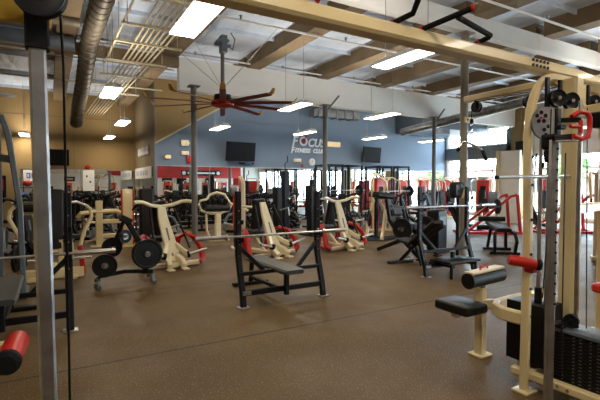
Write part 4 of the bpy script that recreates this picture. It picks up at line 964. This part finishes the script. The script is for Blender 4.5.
for s in (-1, 1):
    MB().beam([(s*.1, .1, 1.1), (s*.35, 0, .55), (s*.5, -.1, .12)], .07, .07).build('cream_leg', 'cream', t)
    MB().tube([(s*.2, 0, .8), (s*.6, -.05, .8)], .026, 10).build('weight_horn', 'steel', t)
    MB().beam([(s*.15, .1, 1.0), (s*.25, 0, 1.5)], .05, .05, up=(0, 1, 0)).build('cream_arm', 'cream', t)
MB().beam([(-.5, -.1, .05), (.5, -.1, .05)], .1, .08).beam([(0, -.1, .05), (0, .7, .05)], .1, .08).beam([(0, .1, .05), (0, .1, 1.15)], .09, .09, up=(0, 1, 0)).build('base_frame', 'black', t)
plate('round black plate facing forward on the dark lever machine', (8.07, 8.85, .75), 15, .225, .04)
plate('plate leaning left on the dark lever machine', (7.30, 8.9, .62), 60, .225, .04)
# tall roll pad against the beige column
t = thing('pulldown_pad_machine', 'black rounded pad mounted on the left of the large beige column', 'gym machine', (6.98, 5.78, 0))
MB().box((-.22, -.1, 1.24), (.10, .06, 1.56), .06).build('pad', 'vinyl', t)
MB().tube([(0, 0, .04), (0, 0, 1.3)], .035, 10).box((-.2, -.2, 0), (.2, .12, .04), .01).build('stand', 'black', t)
MB().beam([(.0, -.1, 1.25), (.06, -.14, 1.45)], .05, .04).build('cream_arm', 'cream', t)
t = thing('weight_stack_box', 'short dark weight stack box beside the foot of the beige column', 'gym machine', (7.5, 6.78, 0), 10)
MB().box((-.2, -.15, .04), (.2, .15, .95), .05).build('cover', 'black', t); MB().box((-.24, -.2, 0), (.24, .2, .05), .01).build('base', 'black', t)
MB().box((-.12, -.16, .6), (.12, -.151, .8)).build('placard', 'grey_paint', t, smooth=False)
t = thing('pulley_bracket', 'small cream bracket bolted to the beige column by the lat bar', 'bracket', (7.32, 5.9, 2.82))
MB().box((-.05, -.04, -.06), (.2, .0, .06), .01).build('plate', 'cream', t); MB().lathe([(0, 0), (.022, 0), (.022, .005), (0, .005)], (.02, -.041, 0), (0, -1, 0), 10).build('hole', 'black', t)
# grey slanted rack frame at far left
t = thing('smith_machine', 'grey slanted steel rack frame at the far left edge', 'gym machine', (-.64, 6.95, 0), 0)
MB().beam([(.10, 0, 2.42), (.17, 0, 2.2), (.29, -.02, 1.22), (.31, -.02, .0)], .07, .08, up=(0, 1, 0)).build('slanted_post', 'grey_paint', t)
MB().beam([(.05, .1, 2.4), (.05, .1, 0)], .07, .08, up=(0, 1, 0)).build('upright', 'grey_paint', t)
MB().beam([(-.9, .05, 2.38), (.12, .05, 2.38)], .09, .12).build('cross_frame', 'grey_paint', t)
MB().beam([(0, .08, 1.88), (.22, .0, 1.84)], .05, .1).build('spacer', 'grey_paint', t)
MB().box((-.9, -.3, 0), (.36, .4, .05), .01).build('base', 'grey_paint', t)
MB().beam([(-.85, .1, 2.4), (-.85, .1, 0)], .07, .08, up=(0, 1, 0)).build('upright', 'grey_paint', t)
# medicine balls at the far left mirror
t = thing('ball_rack', 'small rack for medicine balls at the far tan wall', 'rack', (-.6, 19.9, 0), 0)
for s in (-1, 1): MB().beam([(s*.5, 0, 0), (s*.5, 0, 1.75)], .05, .05, up=(0, 1, 0)).build('post', 'black', t)
for z in (.4, .9, 1.4): MB().beam([(-.5, -.08, z), (.5, -.08, z)], .03, .03).beam([(-.5, .08, z), (.5, .08, z)], .03, .03).build('rail', 'black', t)
MB().box((-.55, -.25, 0), (-.45, .25, .04)).box((.45, -.25, 0), (.55, .25, .04)).build('foot', 'black', t)
def ball(x, z, m, l): tag(MB().lathe([(.13*math.sin(a*math.pi/12), -.13*math.cos(a*math.pi/12)) for a in range(13)], (0, 0, 0), n=20).build('medicine_ball', m), l, 'ball').location = (x, 19.9, z+.13)
ball(-.75, 1.44, 'ball_red', 'red medicine ball on the top rail of the ball rack'); ball(-.42, 1.44, 'ball_blue', 'blue medicine ball beside the red one')
ball(-.6, .94, 'black', 'black medicine ball on the middle rail'); ball(-.9, .94, 'ball_blue', 'blue medicine ball on the middle rail of the ball rack')
# more busy left-hand floor: dark benches and dumbbell stands
utility_bench('flat bench behind the left cream machine', (.15, 10.4, 0), 30, fm='cream')
utility_bench('black bench between the left cream post station and the dumbbells', (.6, 15.2, 0), -25)
utility_bench('black bench at the left rear near the corner', (2.7, 16.9, 0), 15)
utility_bench('black bench before the long dumbbell rack', (4.2, 14.2, 0), 10)
utility_bench('black bench before the towers near the mirrors', (6.0, 13.9, 0), -20)
for a, (x, y) in enumerate(((-.6, 13.1), (1.9, 12.3), (1.2, 16.2))):
    t = thing('barbell_rack', ('black plate storage stand behind the cream post station', 'black plate storage stand by the left grey column', 'black plate storage stand at the left rear')[a], 'plate rack', (x, y, 0), (20, -15, 40)[a])
    MB().beam([(0, 0, 0), (0, 0, 1.25)], .08, .08, up=(0, 1, 0)).box((-.3, -.3, 0), (.3, .3, .05), .01).build('post', 'black', t)
    for z in (.35, .7, 1.05):
        MB().tube([(-.26, 0, z), (.26, 0, z)], .024, 8).build('plate_peg', 'steel', t)
        for s in (-1, 1):
            d_ = V((math.cos(t.rotation_euler.z), math.sin(t.rotation_euler.z), 0))*s*.12
            plate('%s plate on the %s peg of the black %s' % ('left' if s < 0 else 'right', {.35: 'lowest', .7: 'middle', 1.05: 'top'}[z], ('stand behind the cream post', 'stand by the grey column', 'stand at the left rear')[a]), (x+d_.x, y+d_.y, z), 90+math.degrees(t.rotation_euler.z), .17, .035, 'plates on the ' + t['label'])

# darker machines filling the middle of the floor
d0 = None
for x, y, rz, l in ((-.35, 11.2, 30, 'dark machine at the left rear beyond the near post'), (.45, 13.0, -20, 'dark machine behind the cream post station'), (2.75, 12.9, 10, 'dark machine just left of the left grey column'),
                    (-.2, 14.9, 15, 'dark machine below the left television'), (1.9, 14.4, 60, 'dark machine left of the long dumbbell racks'), (5.2, 12.5, -30, 'dark machine before the long dumbbell rack, under the red reflection'),
                    (7.3, 13.3, 20, 'dark machine between the black towers and the middle grey column'), (8.8, 11.95, -15, 'dark machine beside the foot of the middle grey column'), (11.0, 11.2, 40, 'dark machine in front of the power racks'),
                    (13.4, 12.3, 15, 'dark machine right of the fourth power rack')):
    if d0 is None: d0 = press_machine(l, (x, y, 0), rz, True, 0, 'black', 'grey_paint', 'dark machines on the gym floor')
    else: dup(d0, (x, y, 0), rz, l)
